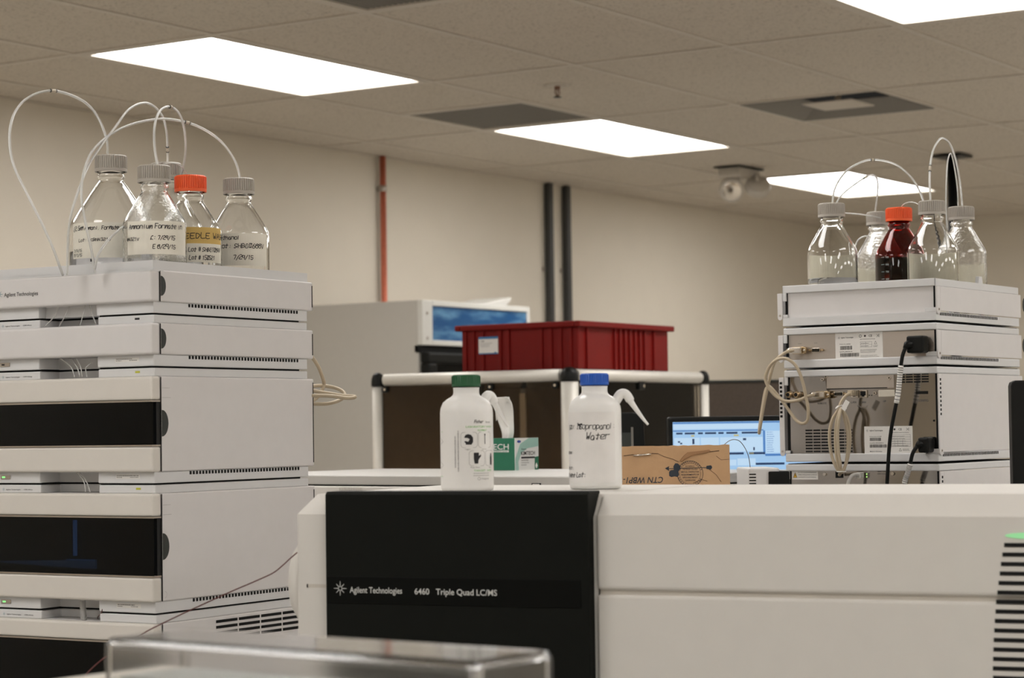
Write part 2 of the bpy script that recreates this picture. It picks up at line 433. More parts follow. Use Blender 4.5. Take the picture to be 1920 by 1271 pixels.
# ------------------------------------------------------------ ceiling lights
def ceiling_light(a, b, label):
    t = thing('ceiling_light', label, 'ceiling light', Fr((gx(a + 1), gy(b + .5), ZC)), 'fluorescent troffers in the ceiling grid')
    L_, W_ = TS - .014, TS / 2 - .014
    f = MB().box(-L_, L_, W_ - .022, W_, -.001, .09).box(-L_, L_, -W_, -W_ + .022, -.001, .09).box(-L_, -L_ + .022, -W_ + .022, W_ - .022, -.001, .09).box(L_ - .022, L_, -W_ + .022, W_ - .022, -.001, .09).box(-L_, L_, -W_, W_, .09, .1)
    f.build('troffer_frame', TEE, t)
    MB().box(-L_ + .022, L_ - .022, -W_ + .022, W_ - .022, .006, .012).build('diffuser', LAMPM, t)
    return t
seen = {(0, 0): 'lit rectangular ceiling light above the left row of labelled bottles', (4, 0): 'lit rectangular ceiling light beside the dark return grille, above the red bin', (8, 0): 'lit rectangular ceiling light furthest away, behind the right stack of bottles', (0, 4): 'lit rectangular ceiling light cut off by the top right corner'}
first = None
for a, b in LAMPS:
    lab = seen.get((a, b), 'lit rectangular ceiling light over the part of the room behind the photographer')
    if first is None: first = ceiling_light(a, b, lab)
    else: duplicate(first, lab, (gx(a + 1), gy(b + .5), ZC))

# ------------------------------------------------------------ ceiling grilles, sprinkler, emergency light, pole
for a, b, kind in VENTS:
    x, y = gx(a + .5), gy(b + .5); h = TS / 2 - .014
    if kind == 'return':
        lab = 'dark perforated return grille touching the light above the red bin' if a == 3 else 'dark perforated return grille cut off by the top edge, near the left light'
        t = thing('return_grille', lab, 'air vent', Fr((x, y, ZC)), 'square return grilles')
        MB().box(-h, h, -h, -h + .02, -.001, .01).box(-h, h, h - .02, h, -.001, .01).box(-h, -h + .02, -h + .02, h - .02, -.001, .01).box(h - .02, h, -h + .02, h - .02, -.001, .01).build('grille_frame', TEE, t)
        m = MB()
        for k in range(26): m.box(-h + .02, h - .02, -h + .03 + k * .0208, -h + .042 + k * .0208, .004, .007)
        m.box(-h + .02, h - .02, -h + .02, h - .02, .008, .012)
        m.build('perforated_panel', GRILLE, t)
    else:
        t = thing('ceiling_diffuser', 'square supply diffuser with a raised centre plate, above the right stack', 'air vent', Fr((x, y, ZC)))
        MB().add([(-h, -h, 0), (h, -h, 0), (h, h, 0), (-h, h, 0), (-.17, -.17, .05), (.17, -.17, .05), (.17, .17, .05), (-.17, .17, .05)],
                 [(0, 1, 5, 4), (1, 2, 6, 5), (2, 3, 7, 6), (3, 0, 4, 7)]).build('cone', GRILLE, t).modifiers.new('t', 'SOLIDIFY').thickness = .003
        MB().box(-.11, .11, -.11, .11, .004, .010).build('centre_plate', TEE, t, .004)
        MB().cyl((0, 0, .01), (0, 0, .06), .012, n=10).build('plate_stem', TEE, t)
p = onz(1045, 161, ZC)
t = thing('fire_sprinkler', 'small pendent fire sprinkler hanging from a ceiling tile', 'sprinkler', Fr((p.x, p.y, ZC + .004)))
MB().lathe([(0, -.002), (.05, -.002), (.05, .0), (.012, -.006), (0, -.006)], 24).build('escutcheon', TEE, t)
m = MB().cyl((0, 0, 0), (0, 0, -.018), .011).tube(spline([(.010, 0, -.016), (.016, 0, -.03), (.002, 0, -.045)]), .0025, 6).tube(spline([(-.010, 0, -.016), (-.016, 0, -.03), (-.002, 0, -.045)]), .0025, 6).cyl((0, 0, -.016), (0, 0, -.045), .002, n=6)
m.build('sprinkler_frame', mat('dull_bronze', (.22, .12, .08), .4, .6), t)
MB().cyl((0, 0, -.045), (0, 0, -.048), .015, n=16).build('deflector', DKGREY, t)
p = onz(1785, 291, ZC)
t = thing('support_pole', 'black pole rising behind the right bottles to a flange on the ceiling', 'pole', Fr((p.x, p.y, 0)))
MB().cyl((0, 0, 0), (0, 0, ZC - .008), .026, n=24).build('pole_shaft', BLACK, t)
MB().box(-.075, .075, -.075, .075, ZC - .012, ZC).build('ceiling_flange', BLACK, t, .002)
MB().box(-.08, .08, -.08, .08, 0, .01).build('floor_flange', BLACK, t, .002)
p = onz(1388, 316, ZC)
EF = Fr((p.x, p.y, ZC), 0.)
t = thing('emergency_light', 'white twin-headed emergency light fixed to the ceiling near the far lamp', 'emergency light', EF)
EMW = mat('yellowed_white_plastic', (.50, .46, .40), .45, noise=.02)
MB().box(-.13, .10, -.06, .06, -.055, 0).build('battery_housing', EMW, t, .012)
MB().box(-.15, .12, -.075, .075, -.006, 0).build('mounting_plate', DKGREY, t, .002)
lat = Vector((RT.x, RT.y, 0)).normalized(); tow = Vector((-FW.x, -FW.y, 0)).normalized()
for k_, (q_, tilt_) in enumerate(((-.050, 1.95), (.080, .85))):
    hd = MB().lathe([(0, -.03), (.035, -.028), (.058, -.012), (.064, .012), (.060, .034), (.052, .034), (0, .030)], 28)
    c_ = lat * q_ + tow * .03 + Vector((0, 0, -.105)); ax_ = Vector((0, 0, 1)).cross(tow)
    R_ = Matrix.Rotation(tilt_, 3, ax_)
    hd.mapped(lambda q: R_ @ q + c_)
    h_ = hd.build('lamp_head', EMW, t)
    MB().lathe([(0, .0345), (.046, .0345), (.050, .031), (0, .031)], 24).mapped(lambda q: R_ @ q + c_).build('lens', NICKEL if k_ == 0 else EMW, h_)
    MB().cyl(c_ + Vector((0, 0, .075)), c_ + Vector((0, 0, .03)), .014, n=12).build('swivel_joint', EMW, t)

# ------------------------------------------------------------ pipes on the back wall
def wall_pt(u, v, off=0.): 
    d = ray(u, v); return CAM + d * ((Y1 - off - CAM.y) / d.y)
p = wall_pt(719, 440, .03)
t = thing('copper_pipe', 'bare copper pipe running down the wall behind the refrigerator', 'pipe', Fr((p.x, Y1 - .03, 0)))
MB().cyl((0, 0, 0), (0, 0, ZC), .0145, n=20).build('pipe_run', COPPER, t)
m = MB()
for z in (2.60, 1.6): m.cyl((0, 0, z - .014), (0, 0, z + .014), .019, n=20).box(-.008, .008, .0, .03, z - .01, z + .01)
m.build('pipe_clamp', STEEL, t)
con = None
for u, lab in ((1031, 'dark grey conduit on the back wall, the one nearer the copper pipe'), (1064, 'dark grey conduit on the back wall, the one further from the copper pipe')):
    p = wall_pt(u, 450, .025)
    if con is None:
        con = thing('wall_conduit', lab, 'conduit', Fr((p.x, Y1 - .022, 0)), 'vertical conduits above the red bin')
        MB().box(-.0205, .0205, -.018, .018, 0, ZC).build('conduit_run', PIPEG, con, .006)
        m = MB()
        for z in (2.3, 1.2): m.box(-.04, .04, .012, .022, z - .01, z + .01)
        m.build('conduit_strap', STEEL, con)
    else: duplicate(con, lab, (p.x, Y1 - .022, 0))

# ------------------------------------------------------------ refrigerator
FF = Fr((7.527, 5.40, 0), 0.)
t = thing('display_refrigerator', 'tall grey refrigerator with a blue lit header panel against the back wall', 'refrigerator', FF)
W_, D_, H_ = .835, .68, 2.022
zb = 1.832
MB().box(0, W_, .012, D_, .08, H_).build('cabinet', FRIDGEM, t, .004)
MB().box(0, .075, -.012, .012, zb, H_).box(W_ - .02, W_, -.012, .012, zb, H_).box(.075, W_ - .02, -.012, .012, H_ - .022, H_).box(.075, W_ - .02, -.012, .012, zb, zb + .022).build('header_frame', FRIDGEW, t, .002)
BLUE = bpy.data.materials.new('blue_sky_print'); BLUE.use_nodes = True
nt = BLUE.node_tree; N = nt.nodes; L = nt.links; b_ = N['Principled BSDF']
tc = N.new('ShaderNodeTexCoord'); mp = N.new('ShaderNodeMapping'); mp.inputs['Scale'].default_value = (4, 1, 16); mp.inputs['Rotation'].default_value = (0, .25, 0)
t1 = N.new('ShaderNodeTexNoise'); t1.inputs['Scale'].default_value = 1.5; t1.inputs['Detail'].default_value = 5
r1 = N.new('ShaderNodeValToRGB'); r1.color_ramp.elements[0].position = .45; r1.color_ramp.elements[0].color = (.004, .075, .22, 1); r1.color_ramp.elements[1].position = .78; r1.color_ramp.elements[1].color = (.16, .36, .55, 1)
L.new(tc.outputs['Object'], mp.inputs['Vector']); L.new(mp.outputs['Vector'], t1.inputs['Vector']); L.new(t1.outputs['Fac'], r1.inputs['Fac']); L.new(r1.outputs['Color'], b_.inputs['Base Color'])
b_.inputs['Roughness'].default_value = .3; L.new(r1.outputs['Color'], b_.inputs['Emission Color']); b_.inputs['Emission Strength'].default_value = .04
MB().box(.075, W_ - .02, -.006, .010, zb + .022, H_ - .022).build('header_panel', BLUE, t)
MB().box(.0, W_, -.002, .03, 1.80, zb).build('door_gap', GAP, t)
dr = MB().box(.012, W_ - .012, -.035, .01, 1.755, 1.80).box(.012, .075, -.035, .01, .2, 1.755).box(W_ - .075, W_ - .012, -.035, .01, .2, 1.755).box(.075, W_ - .075, -.035, .01, .2, .26).build('glass_door', BLACK, t, .008)
MB().box(.075, W_ - .075, -.012, -.006, .26, 1.755).build('door_pane', DARKGLASS, dr)
MB().box(.03, .05, -.075, -.055, .9, 1.4).box(.034, .046, -.06, -.03, .92, .95).box(.034, .046, -.06, -.03, 1.35, 1.38).build('door_handle', BLACK, dr, .004)
MB().box(.02, W_ - .02, .02, D_ - .02, 0, .08).build('plinth', GAP, t)
m = MB()
for x, z in ((.035, H_ - .055), (.035, zb + .03)): m.cyl((x, -.0125, z), (x, -.0145, z), .006, n=10)
m.build('screw', STEEL, t)
# items lying on the refrigerator
q = FF.px(905, 566, 'y', .30)
o = MB().prism([(-.12, 0), (.10, 0), (.17, .055), (.165, .068), (-.10, .022), (-.12, .016)], 'y', 0, .2).mapped(lambda a: Vector((a.x + q.x, a.y + .25, a.z + H_)) + FF.o * 1)
tag(o.build('paper_tray', FRIDGEW, None, .006), 'white tilted tray lying on top of the refrigerator', 'tray')
q = FF.px(948, 566, 'y', .30)
o = MB().lathe([(0, 0), (.012, 0), (.013, .01), (.012, .02), (0, .022)], 16).mapped(lambda a: Vector((a.x + q.x, a.y + .30, a.z + H_)) + FF.o)
tag(o.build('bottle_cap', mat('blue_cap_plastic_small', (.01, .08, .30), .4), None), 'small blue cap sitting on top of the refrigerator', 'cap')

# ------------------------------------------------------------ partition
PF_ = atd(1270, 712, 8.25)
PF = Fr((PF_.x, PF_.y, 0), math.atan2(RT.y, RT.x))
t = thing('office_partition', 'dark brown fabric partition behind the computer monitor', 'partition', PF)
MB().box(.02, 1.03, -.03, .03, .06, 1.636).build('fabric_panel', PARTF, t, .006)
MB().box(0, 1.05, -.034, .034, 1.636, 1.646).build('top_rail', DKGREY, t, .004)
MB().box(0, .02, -.034, .034, .0, 1.636).box(1.03, 1.05, -.034, .034, 0, 1.636).build('end_post', DKGREY, t)

# ============================================================ BENCHES
BZ = .93
def bench(fr, x1, y1, label):
    t = thing('lab_bench', label, 'bench', fr, 'benches under the instruments')
    MB().box(0, x1, 0, y1, BZ - .035, BZ).build('worktop', BENCHM, t, .004)
    MB().box(.06, x1 - .06, .06, y1 - .06, .1, BZ - .035).build('cabinet_body', CABM, t, .003)
    MB().box(.1, x1 - .1, .1, y1 - .1, 0, .1).build('plinth', BLACK, t)
    return t
bench(Fr((.95, .15, 0)), 4.25, 3.25, 'lab bench hidden below the near instruments and both stacks')
bench(Fr((5.45, 3.2, 0)), 1.6, 1.3, 'lab bench hidden below the aluminium-framed enclosure')

# ============================================================ INSTRUMENT MODULES SEEN FROM THE FRONT (LEFT STACK)
SL = .96
LF = Fr((2.626 * SL, 2.4137 * SL, 0), .0349)
LD, LW = .4176, .382
zs = lambda z: 1.485 + (z - 1.485) * SL
ZL = [(1.7443, 1.6937), (1.6591, 1.6087), (1.5731, 1.4199), (1.3848, 1.212)]
ZL = [(zs(a), zs(b)) for a, b in ZL] + [(zs(1.1765), .964)]
CAPT = PTFE
def notched(z0, z1, y1, y2, dep, xf=.010, side=.004, back=.012):
    """plate footprint with the tubing notch in its front"""
    return [(xf, side), (LD - back, side), (LD - back, LW - side), (xf, LW - side), (xf, y2), (xf + dep, y2), (xf + dep, y1), (xf, y1)]
def left_module(i, label, plain, ztop, zbot, znext, win=None, gup=0.):
    """ztop, zbot: the cover; znext: top of the next cover below"""
    gap = zbot - znext; zbase = zbot - gap * .53
    zplate = ztop + gup * .385 if i else ztop
    fr = LF.raise_(zbase); t = thing('chromatography_module', label, 'lab instrument', fr, 'modules of the left stack')
    Z = lambda z: z - zbase
    P = lambda u, v, ax, c=0.: fr.px(u, v, ax, c)
    y1 = P(182, 590, 'x', .01).y; y2 = P(73, 590, 'x', .01).y
    # body shell
    hollow = i == 0
    m = MB()
    if hollow:
        m.box(.022, .028, .004, LW - .004, Z(zbot), Z(ztop)).box(LD - .006, LD, 0, LW, Z(zbot), Z(ztop)).box(.022, LD, 0, .004, Z(zbot), Z(ztop)).box(.022, LD, LW - .004, LW, Z(zbot), Z(ztop))
    else: m.box(.022, LD, 0, LW, Z(zbot), Z(ztop))
    m.build('cover', WHITE, t, .002)
    MB().box(LD - .0035, LD - .0015, -.0004, .001, Z(zbot) + .006, Z(ztop) - .006).build('rear_seam', GAP, t)
    # base with notch, plate above the next gap
    if i: MB().prism(notched(0, 0, y1, y2, .045), 'z', 0, Z(zbot)).build('base', WHITE2, t, .0015)
    else:
        hb = Z(zbot)
        MB().prism([(.010, .004), (.029, .004), (.029, LW - .004), (.010, LW - .004), (.010, y2), (.026, y2), (.026, y1), (.010, y1)], 'z', 0, hb).box(.029, LD - .012, .004, .008, 0, hb).box(.029, LD - .012, LW - .008, LW - .004, 0, hb).box(LD - .016, LD - .012, .008, LW - .008, 0, hb).box(.029, LD - .016, .008, LW - .008, 0, .0035).build('base', WHITE2, t)
    if i: MB().prism(notched(0, 0, y1, y2, .045, .012), 'z', Z(ztop), Z(zplate)).build('top_plate', WHITE2, t, .0015)
    else:
        # raised rim of the bottle tray
        zr = Z(1.7492); a = .012
        m = MB()
        m.add([(a, a - .006, Z(ztop)), (LD - a, a - .006, Z(ztop)), (LD - a, LW - a, Z(ztop)), (a, LW - a, Z(ztop)), (a, a - .006, zr), (LD - a, a - .006, zr), (LD - a, LW - a, zr), (a, LW - a, zr)], [(0, 1, 5, 4), (1, 2, 6, 5), (2, 3, 7, 6), (3, 0, 4, 7)])
        o = m.build('tray_rim', WHITE2, t); md = o.modifiers.new('t', 'SOLIDIFY'); md.thickness = .003; md.offset = 1
        MB().box(0, .022, .0, LW, Z(ztop) - .002, Z(ztop)).box(.022, .03, 0, LW, Z(ztop) - .002, Z(ztop)).build('front_ledge', WHITE2, t)
    # front
    if plain:
        MB().box(0, .021, 0, LW, Z(zbot) - .0005, Z(ztop)).build('front_panel', WHITE, t, .004, 3)
        r = .0155; zc = (Z(zbot) + Z(ztop)) / 2
    else:
        zt, zb_ = win
        MB().box(0, .021, 0, LW, Z(zt) + .002, Z(ztop)).build('upper_front_panel', IVORY, t, .004, 3)
        MB().box(0, .021, 0, LW, Z(zbot) - .0005, Z(zb_) - .002).build('lower_front_panel', IVORY, t, .004, 3)
        MB().box(.0005, .021, .0005, LW - .0005, Z(zt) - .0005, Z(zt) + .002).box(.0005, .021, .0005, LW - .0005, Z(zb_) - .002, Z(zb_) + .0005).build('window_trim', STEEL, t)
        MB().box(.001, .005, .0015, LW - .0015, Z(zb_) + .0005, Z(zt) - .0005).build('door_window', DOORG, t)
        MB().box(.012, .0215, .0015, LW - .0015, Z(zb_) + .0005, Z(zt) - .0005).build('window_backing', mat('deep_black', (.004, .004, .004), .6, noise=.05), t)
        r = .0205; zc = (Z(zt) + Z(zb_)) / 2
    # dark finger recess on the side
    pts = [(.0235, zc - r)] + [(.0235 + r * .72 * sin(pi * k / 16), zc - r * cos(pi * k / 16)) for k in range(1, 16)] + [(.0235, zc + r)]
    MB().prism(pts, 'y', -.0006, .002).build('finger_recess', DKGREY, t)
    MB().box(.0212, .0222, -.0003, .001, Z(zbot), Z(ztop) - .001).build('side_seam', GAP, t)
    if not plain:
        k_ = Ink().line([(.024, Z(ztop) - .018), (.042, Z(ztop) - .018)], .0004).line([(.024, Z(ztop) - .033), (.044, Z(ztop) - .033)], .0004)
        if i == 3: k_.ring(.027, Z(zbot) + .010, .005, .0004, 16, -pi / 2, pi / 2)
        k_.flat('hinge_mark', SINK, t, (0, 0, 0), (1, 0, 0), (0, 0, 1))
    # vent slots under the cover
    ua, ub = (357, 564) if i < 3 else (361, 575)
    x0 = P(ua, 600, 'y').x; x1 = P(ub, 600, 'y').x; n = 37; m = MB(); w = (x1 - x0) / n
    for k in range(n): m.box(x0 + k * w, x0 + k * w + w * .5, .0032, .006, Z(zbot) - .0062, Z(zbot) - .001)
    m.build('vent_slots', GAP, t)
    # black joint line between this base and the next plate
    if i < 4: MB().prism([(.016, .012), (LD - .03, .008), (LD - .03, LW - .01), (.016, LW - .01), (.016, y2), (.06, y2), (.06, y1), (.016, y1)], 'z', -.0028, .0004).build('joint_gasket', GAP, t)
    # leak tray fittings and capillary lines in the notch
    zz = (y1 + y2) / 2
    MB().cyl((.05, y1 + .012, Z(zbot) - .008), (.045, y1 + .012, Z(zbot) - .008), .004, n=12).build('leak_fitting', WHITE2, t)
    return t, fr, Z
mods = []
labs = ['top module of the left stack, open tray lid holding the labelled bottles',
        'slim white module second from the top of the left stack',
        'tall white module with a black door window, third from top of the left stack',
        'tall white module with a bluish door window, fourth from top of the left stack',
        'lowest module of the left stack, with side grille behind the acrylic cover']
ex_f, ez = (0, -1, 0), (0, 0, 1)
for i in range(5):
    zt, zb = ZL[i]; zn = ZL[i + 1][0] if i < 4 else zb - .034 * (1 / .53) * 1.0
    fr0 = LF
    win = None
    if i == 2: win = (LF.px(284, 752.5, 'x').z, LF.px(284, 834.5, 'x').z)
    if i == 3: win = (LF.px(285, 971.5, 'x').z, LF.px(286, 1081, 'x').z)
    if i == 4: win = (zt - .030, zt - .105)
    if i == 4: zn = zb - (zb - BZ - .001) / .53
    t, fr, Z = left_module(i, labs[i], i < 2, zt, zb, zn, win, ZL[i - 1][1] - zt if i else 0.)
    mods.append((t, fr, Z))
    P = lambda u, v, ax='x', c=0.: fr.px(u, v, ax, c)
    if i == 0:
        o = P(0, 557); q = P(8, 556.5); q2 = P(71.5, 552)
        Ink().text('Agilent Technologies', 0, 0, .0064, (q.y - q2.y)).flat('maker_lettering', INK, t, (0, q.y, q.z), ex_f, ez)
        c = P(-1, 552); Ink().burst(0, 0, .0075).flat('maker_emblem', mat('teal_emblem_print', (.10, .25, .30), .5), t, (0, c.y, c.z), ex_f, ez)
    if i in (1, 2, 3, 4):
        zp = Z(zt) + .0045
        ya, yb_, yc, yd, ye = (P(u, 600, 'x', .012).y for u in (10, 37, 43.5, 60, 5.5))
        Ink().text('Agilent Technologies', 0, 0, .0019, ya - yb_).text('1290 Infinity', ya - yc, 0, .0019, yc - yd).flat('model_lettering', INK, t, (.012, ya, zp), ex_f, ez)
        Ink().burst(0, .0012, .003).flat('maker_emblem', mat('teal_emblem_print', (.1, .25, .3)), t, (.012, ye, zp), ex_f, ez)
        yk = P(253, 600, 'x', .012).y; yl = P(262, 600, 'x', .012).y
        if i < 4: Ink().rect(0, yk - yl, 0, .0032).flat('status_sticker', INK if i == 1 else YELLOWL, t, (.012, yk, zp + .0012), ex_f, ez)
    if i in (1, 2, 3):
        ya = P(1, 685, 'x', .01).y; yb_ = P(19, 685, 'x', .01).y; zc_ = Z(zb) - .0085
        MB().box(.0085, .0100, yb_, ya, zc_ - .0032, zc_ + .0032).build('status_window', STEEL, t, .0006)
        Ink().rect(0, .0065, 0, .0026).flat('status_lamp', LED if i > 1 else INK, t, (.0085, ya - .004, zc_ - .0013), ex_f, ez)
        yk = P(216, 680, 'x', .01).y; yl = P(261, 680, 'x', .01).y; w = yk - yl
        sticker(w, .0066).flat('serial_sticker', PAPER, t, (.010, yk, zc_ - .0025), ex_f, ez, .0002)
        Ink().lines(.002, w - .002, .0042, 1, 0, .0012, i).lines(.002, w * .3, .0018, 1, 0, .0009, i + 9).lines(w * .6, w - .002, .0018, 1, 0, .0009, i + 4).flat('serial_print', GINK, t, (.010, yk, zc_ - .0025), ex_f, ez, .0005)
    if i == 3:
        # things glimpsed inside the sample compartment, lamp light put in as emission
        blue = mat('blue_glow_tray', (.08, .14, .25), .3, emit=(.10, .26, .60), estr=.45)  # tray edge and rod glow themselves, standing in for a lamp inside
        a = P(0, 1060, 'x', .007); b = P(178, 1040, 'x', .007)
        zt_, zb_ = P(90, 1047, 'x', .007).z, P(90, 1064, 'x', .007).z
        MB().prism([(b.y, zt_), (a.y, zt_ - .006), (a.y, zt_ - .008), (b.y + .02, zb_), (b.y, zb_)], 'x', .0066, .0115).build('sample_tray', mat('dim_glow_tray', (.05, .08, .12), .3, emit=(.05, .12, .25), estr=.35), t)  # weaker glow of its own, for lamp light falling on the tray
        MB().box(.0064, .0068, b.y, b.y + .06, zt_ - .0012, zt_).build('tray_edge', blue, t)
        a = P(137, 1000, 'x', .007); b = P(141, 1000, 'x', .007)
        MB().box(.0066, .0115, b.y, a.y, P(139, 1042, 'x', .007).z, P(139, 975, 'x', .007).z).build('guide_rod', blue, t)
    if i == 4:
        x0 = P(405, 1160, 'y', 0).x; m = MB()
        for k in range(4):
            for j in range(6):
                xa = x0 + j * .058 + (k % 2) * 0; m.box(xa, xa + .054, -.0006, .002, Z(zt) - .010 - k * .009, Z(zt) - .0055 - k * .009)
        m.build('side_grille', GAP, t)
# capillary lines running through the notches
def lf(u, v, off=.004): return LF.w(*LF.px(u, v, 'x', off))
n_c = [
 ('fine clear capillary slanting under the top module, leftmost of four', [(110, 574), (103, 592), (84, 612)]),
 ('fine clear capillary slanting under the top module, second of four from left', [(130, 574), (121, 594), (111, 612)]),
 ('fine clear capillary under the top module, third of four from left', [(160, 572), (155, 592), (150, 610)]),
 ('fine clear capillary slanting under the top module, rightmost of four', [(168, 572), (174, 592), (180, 608)]),
 ('fine clear capillary under the second module, leftmost of four', [(113, 672), (133, 688), (140, 708)]),
 ('fine clear capillary under the second module, second of four from left', [(132, 672), (144, 688), (150, 706)]),
 ('fine clear capillary under the second module, third of four from left', [(142, 672), (151, 688), (154, 706)]),
 ('bright bent capillary under the second module, rightmost of four', [(172, 680), (161, 690), (163, 706)]),
 ('thin clear capillary under the third module, left of the pair', [(144, 886), (157, 902), (161, 923)]),
 ('thin clear capillary under the third module, right of the pair', [(149, 885), (162, 903), (169, 923)]),
]
for lab, pts in n_c:
    m = MB().tube(spline([lf(u, v, .016) for u, v in pts], 6), .0009, 6)
    tag(m.build('capillary_tube', PTFE), lab, 'tube', 'capillaries in the module notches')
m = MB()
pa, pb = lf(155, 1126, .022), lf(157, 1163, .022)
for k in range(12): 
    a = pa.lerp(pb, k / 12); b = pa.lerp(pb, (k + .55) / 12); c = pa.lerp(pb, (k + 1) / 12); m.cyl(a, b, .0052, n=14).cyl(b, c, .0040, n=14)
tag(m.build('corrugated_drain_tube', mat('translucent_corrugated_plastic', (.75, .74, .72), .3, trans=.3)), 'ribbed translucent drain tube between the two lowest left modules', 'tube')

# ============================================================ BOTTLES
def bottle_profile(R, H, r_neck, cone):
    """outer glass outline from the foot up; H is height to the cap top, cone the depth of full width below the cap top"""
    zs_ = H - cone; P = [(0, .003), (R - .012, .0), (R - .004, .002), (R, .008)]
    P += [(R, zs_ * .5), (R, zs_ - .010), (R - .0008, zs_ - .004), (R - .004, zs_ + .004)]
    zn = H - .041
    for k in range(1, 5):
        q = k / 5; P.append((R - .004 + (r_neck - R + .004) * q, zs_ + .004 + (zn - zs_ - .004) * q))
    P += [(r_neck + .0006, zn - .002), (r_neck, zn + .002), (r_neck + .002, zn + .005), (r_neck + .0026, zn + .008), (r_neck, zn + .011), (r_neck - .001, H - .012)]
    return P
def make_bottle(name, label, pos, R, H, cap, glass, level, group, cone=.088, liq=None):
    fr = Fr(pos); t = thing(name, label, 'bottle', fr, group)
    rn = .0200; P = bottle_profile(R, H, rn, cone); th = .0022
    inner = [(max(0, r - th), z + (.004 if z < .01 else 0)) for r, z in P]
    inner[0] = (0, .006); inner[1] = (R - .016, .0055)
    prof = P + inner[::-1]
    MB().lathe(prof, 64).build('glass_body', glass, t, weld=True)
    if level:
        IP = [(max(0, r - th + .0002), z + (.0038 if z < .01 else 0)) for r, z in P]; IP[0] = (0, .0058); IP[1] = (R - .0158, .0053)
        L_ = []
        for k, (r, z) in enumerate(IP):
            if z <= level: L_.append((r, z))
            else:
                r0, z0 = L_[-1]; q = (level - z0) / (z - z0); L_.append((r0 + (r - r0) * q, level)); break
        L_.append((0, level))
        MB().lathe(L_, 64).build('solvent', liq or LIQUID, t, weld=True)
    zc = H - .027; rc = .0262
    c = MB().lathe([(rc - .003, zc + .0), (rc - .0002, zc), (rc, zc + .001), (rc, zc + .0045), (rc - .0012, zc + .006), (rc - .0012, H - .002), (rc - .0025, H), (0, H), (0, H - .003), (rc - .006, H - .003), (rc - .005, zc + .001)], 96,
                   rib=[0, 0, 0, 0, 0, .0011, 0, 0, 0, 0, 0], smooth=False)
    # ribs from the collar to the top edge
    m = MB()
    for k in range(44):
        a = 2 * pi * k / 44; m.box(rc - .0022, rc + .0001, -.00085, .00085, zc + .005, H - .0025)
        n_ = len(m.v) - 8
        for j in range(n_, n_ + 8): x, y, z = m.v[j]; m.v[j] = (x * cos(a) - y * sin(a), x * sin(a) + y * cos(a), z)
    c.v += m.v; o_ = len(c.v) - len(m.v)
    c.f += [tuple(i_ + o_ for i_ in f) for f in m.f]; c.sm += m.sm
    c.build('screw_cap', cap, t)
    return t
def facing(pos): return math.atan2(CAM.y - pos[1], CAM.x - pos[0])
def wrap_label(t, R, a_mid, w, z0, z1, m, name='paper_label'):
    n = 24; k = Ink().rect(-w / 2, w / 2, z0, z1, n)
    return k.wrap(name, m, t, R, a_mid, 0, .0004)
def on_bottle(t, R, a_mid, ink, name='handwriting', m=None):
    # x grows to the viewer's right, i.e. counter-clockwise seen from above
    return ink.wrap(name, m or INK, t, R, a_mid, 0, .0007)
ZFL = 1.672
def base_at(u, v, d, H):
    p = atd(u, v, d); return Vector((p.x, p.y, p.z - H))
SB = []
ZR0B = 1.485 + (1.6778 - 1.485) * SL
# left row. positions from their caps; every foot stands in the sunken tray
def lb(u, v, d, H): p = atd(u, v, d); return (p.x, p.y, ZFL), p.z - ZFL
GL = 'labelled solvent bottles in the left tray'
pos, H = lb(208, 292, 3.60, 0)
B1 = make_bottle('solvent_bottle', 'largest grey-capped bottle at the left end, tape label reading Ammonium Formate', pos, .068, H, CAPG, GLASS, .105, GL, .112)
af = facing(pos); R = .068
wrap_label(B1, R, af - .18, .125, .092, .149, TAPE)
on_bottle(B1, R, af, Ink().hand('(2.5mM Ammoni. Formate.', -.071, .1375, .0060, .087, .0010, seed=2).hand('Lot: BCBN4321V', -.058, .119, .0046, .058, .0008, seed=3).hand('7/14/15', -.071, .1025, .0045, .020, .0006, seed=4).hand('8/13/15', -.071, .0955, .0042, .020, .0006, seed=5))
Ink().rect(-.035, -.028, .086, .0905).rect(.022, .030, .086, .0905).wrap('graduation_print', INK, B1, R, af, 0, .0005)
pos, H = lb(289, 311, 3.495, 0)
B2 = make_bottle('solvent_bottle', 'front grey-capped bottle with beaded wet glass and Ammonium Formate tape label', pos, .0505, H, CAPG, WETGLASS, .055, GL)
af = facing(pos); R = .0505
wrap_label(B2, R, af + .12, .110, .0895, .1420, TAPE)
on_bottle(B2, R, af, Ink().hand('Ammonium Formate in', -.044, .1300, .0070, .094, .0011, seed=7).hand('#4321V', -.050, .1115, .0045, .026, .0009, seed=8).hand('C: 7/29/15', -.006, .1125, .0062, .040, .0010, seed=9).hand('E 8/29/15', -.003, .0985, .0062, .038, .0010, seed=10))
pos, H = lb(357, 330, 3.61, 0)
B3 = make_bottle('solvent_bottle', 'orange-capped bottle with yellow tape reading NEEDLE WASH', pos, .0505, H, CAPO, GLASS, .05, GL)
af = facing(pos)
wrap_label(B3, R, af + .25, .10, .1155, .1420, TAPEY, 'yellow_tape_label')
wrap_label(B3, R, af + .25, .10, .0850, .1155, TAPE, 'cream_tape_label')
on_bottle(B3, R, af, Ink().hand('NEEDLE WASH', -.018, .1240, .0085, .092, .0012, 0.02, seed=11).hand('Lot # SHBG1084V', -.004, .1025, .0065, .062, .0010, seed=12).hand('Lot # 150521', -.003, .0895, .0065, .046, .0010, seed=13))
pos, H = lb(311, 306, 3.735, 0)
B4 = make_bottle('solvent_bottle', 'grey-capped bottle half hidden behind the orange-capped one', pos, .0640, H, CAPG, GLASS, .10, GL, .108)
pos, H = lb(447.6, 335, 3.71, 0)
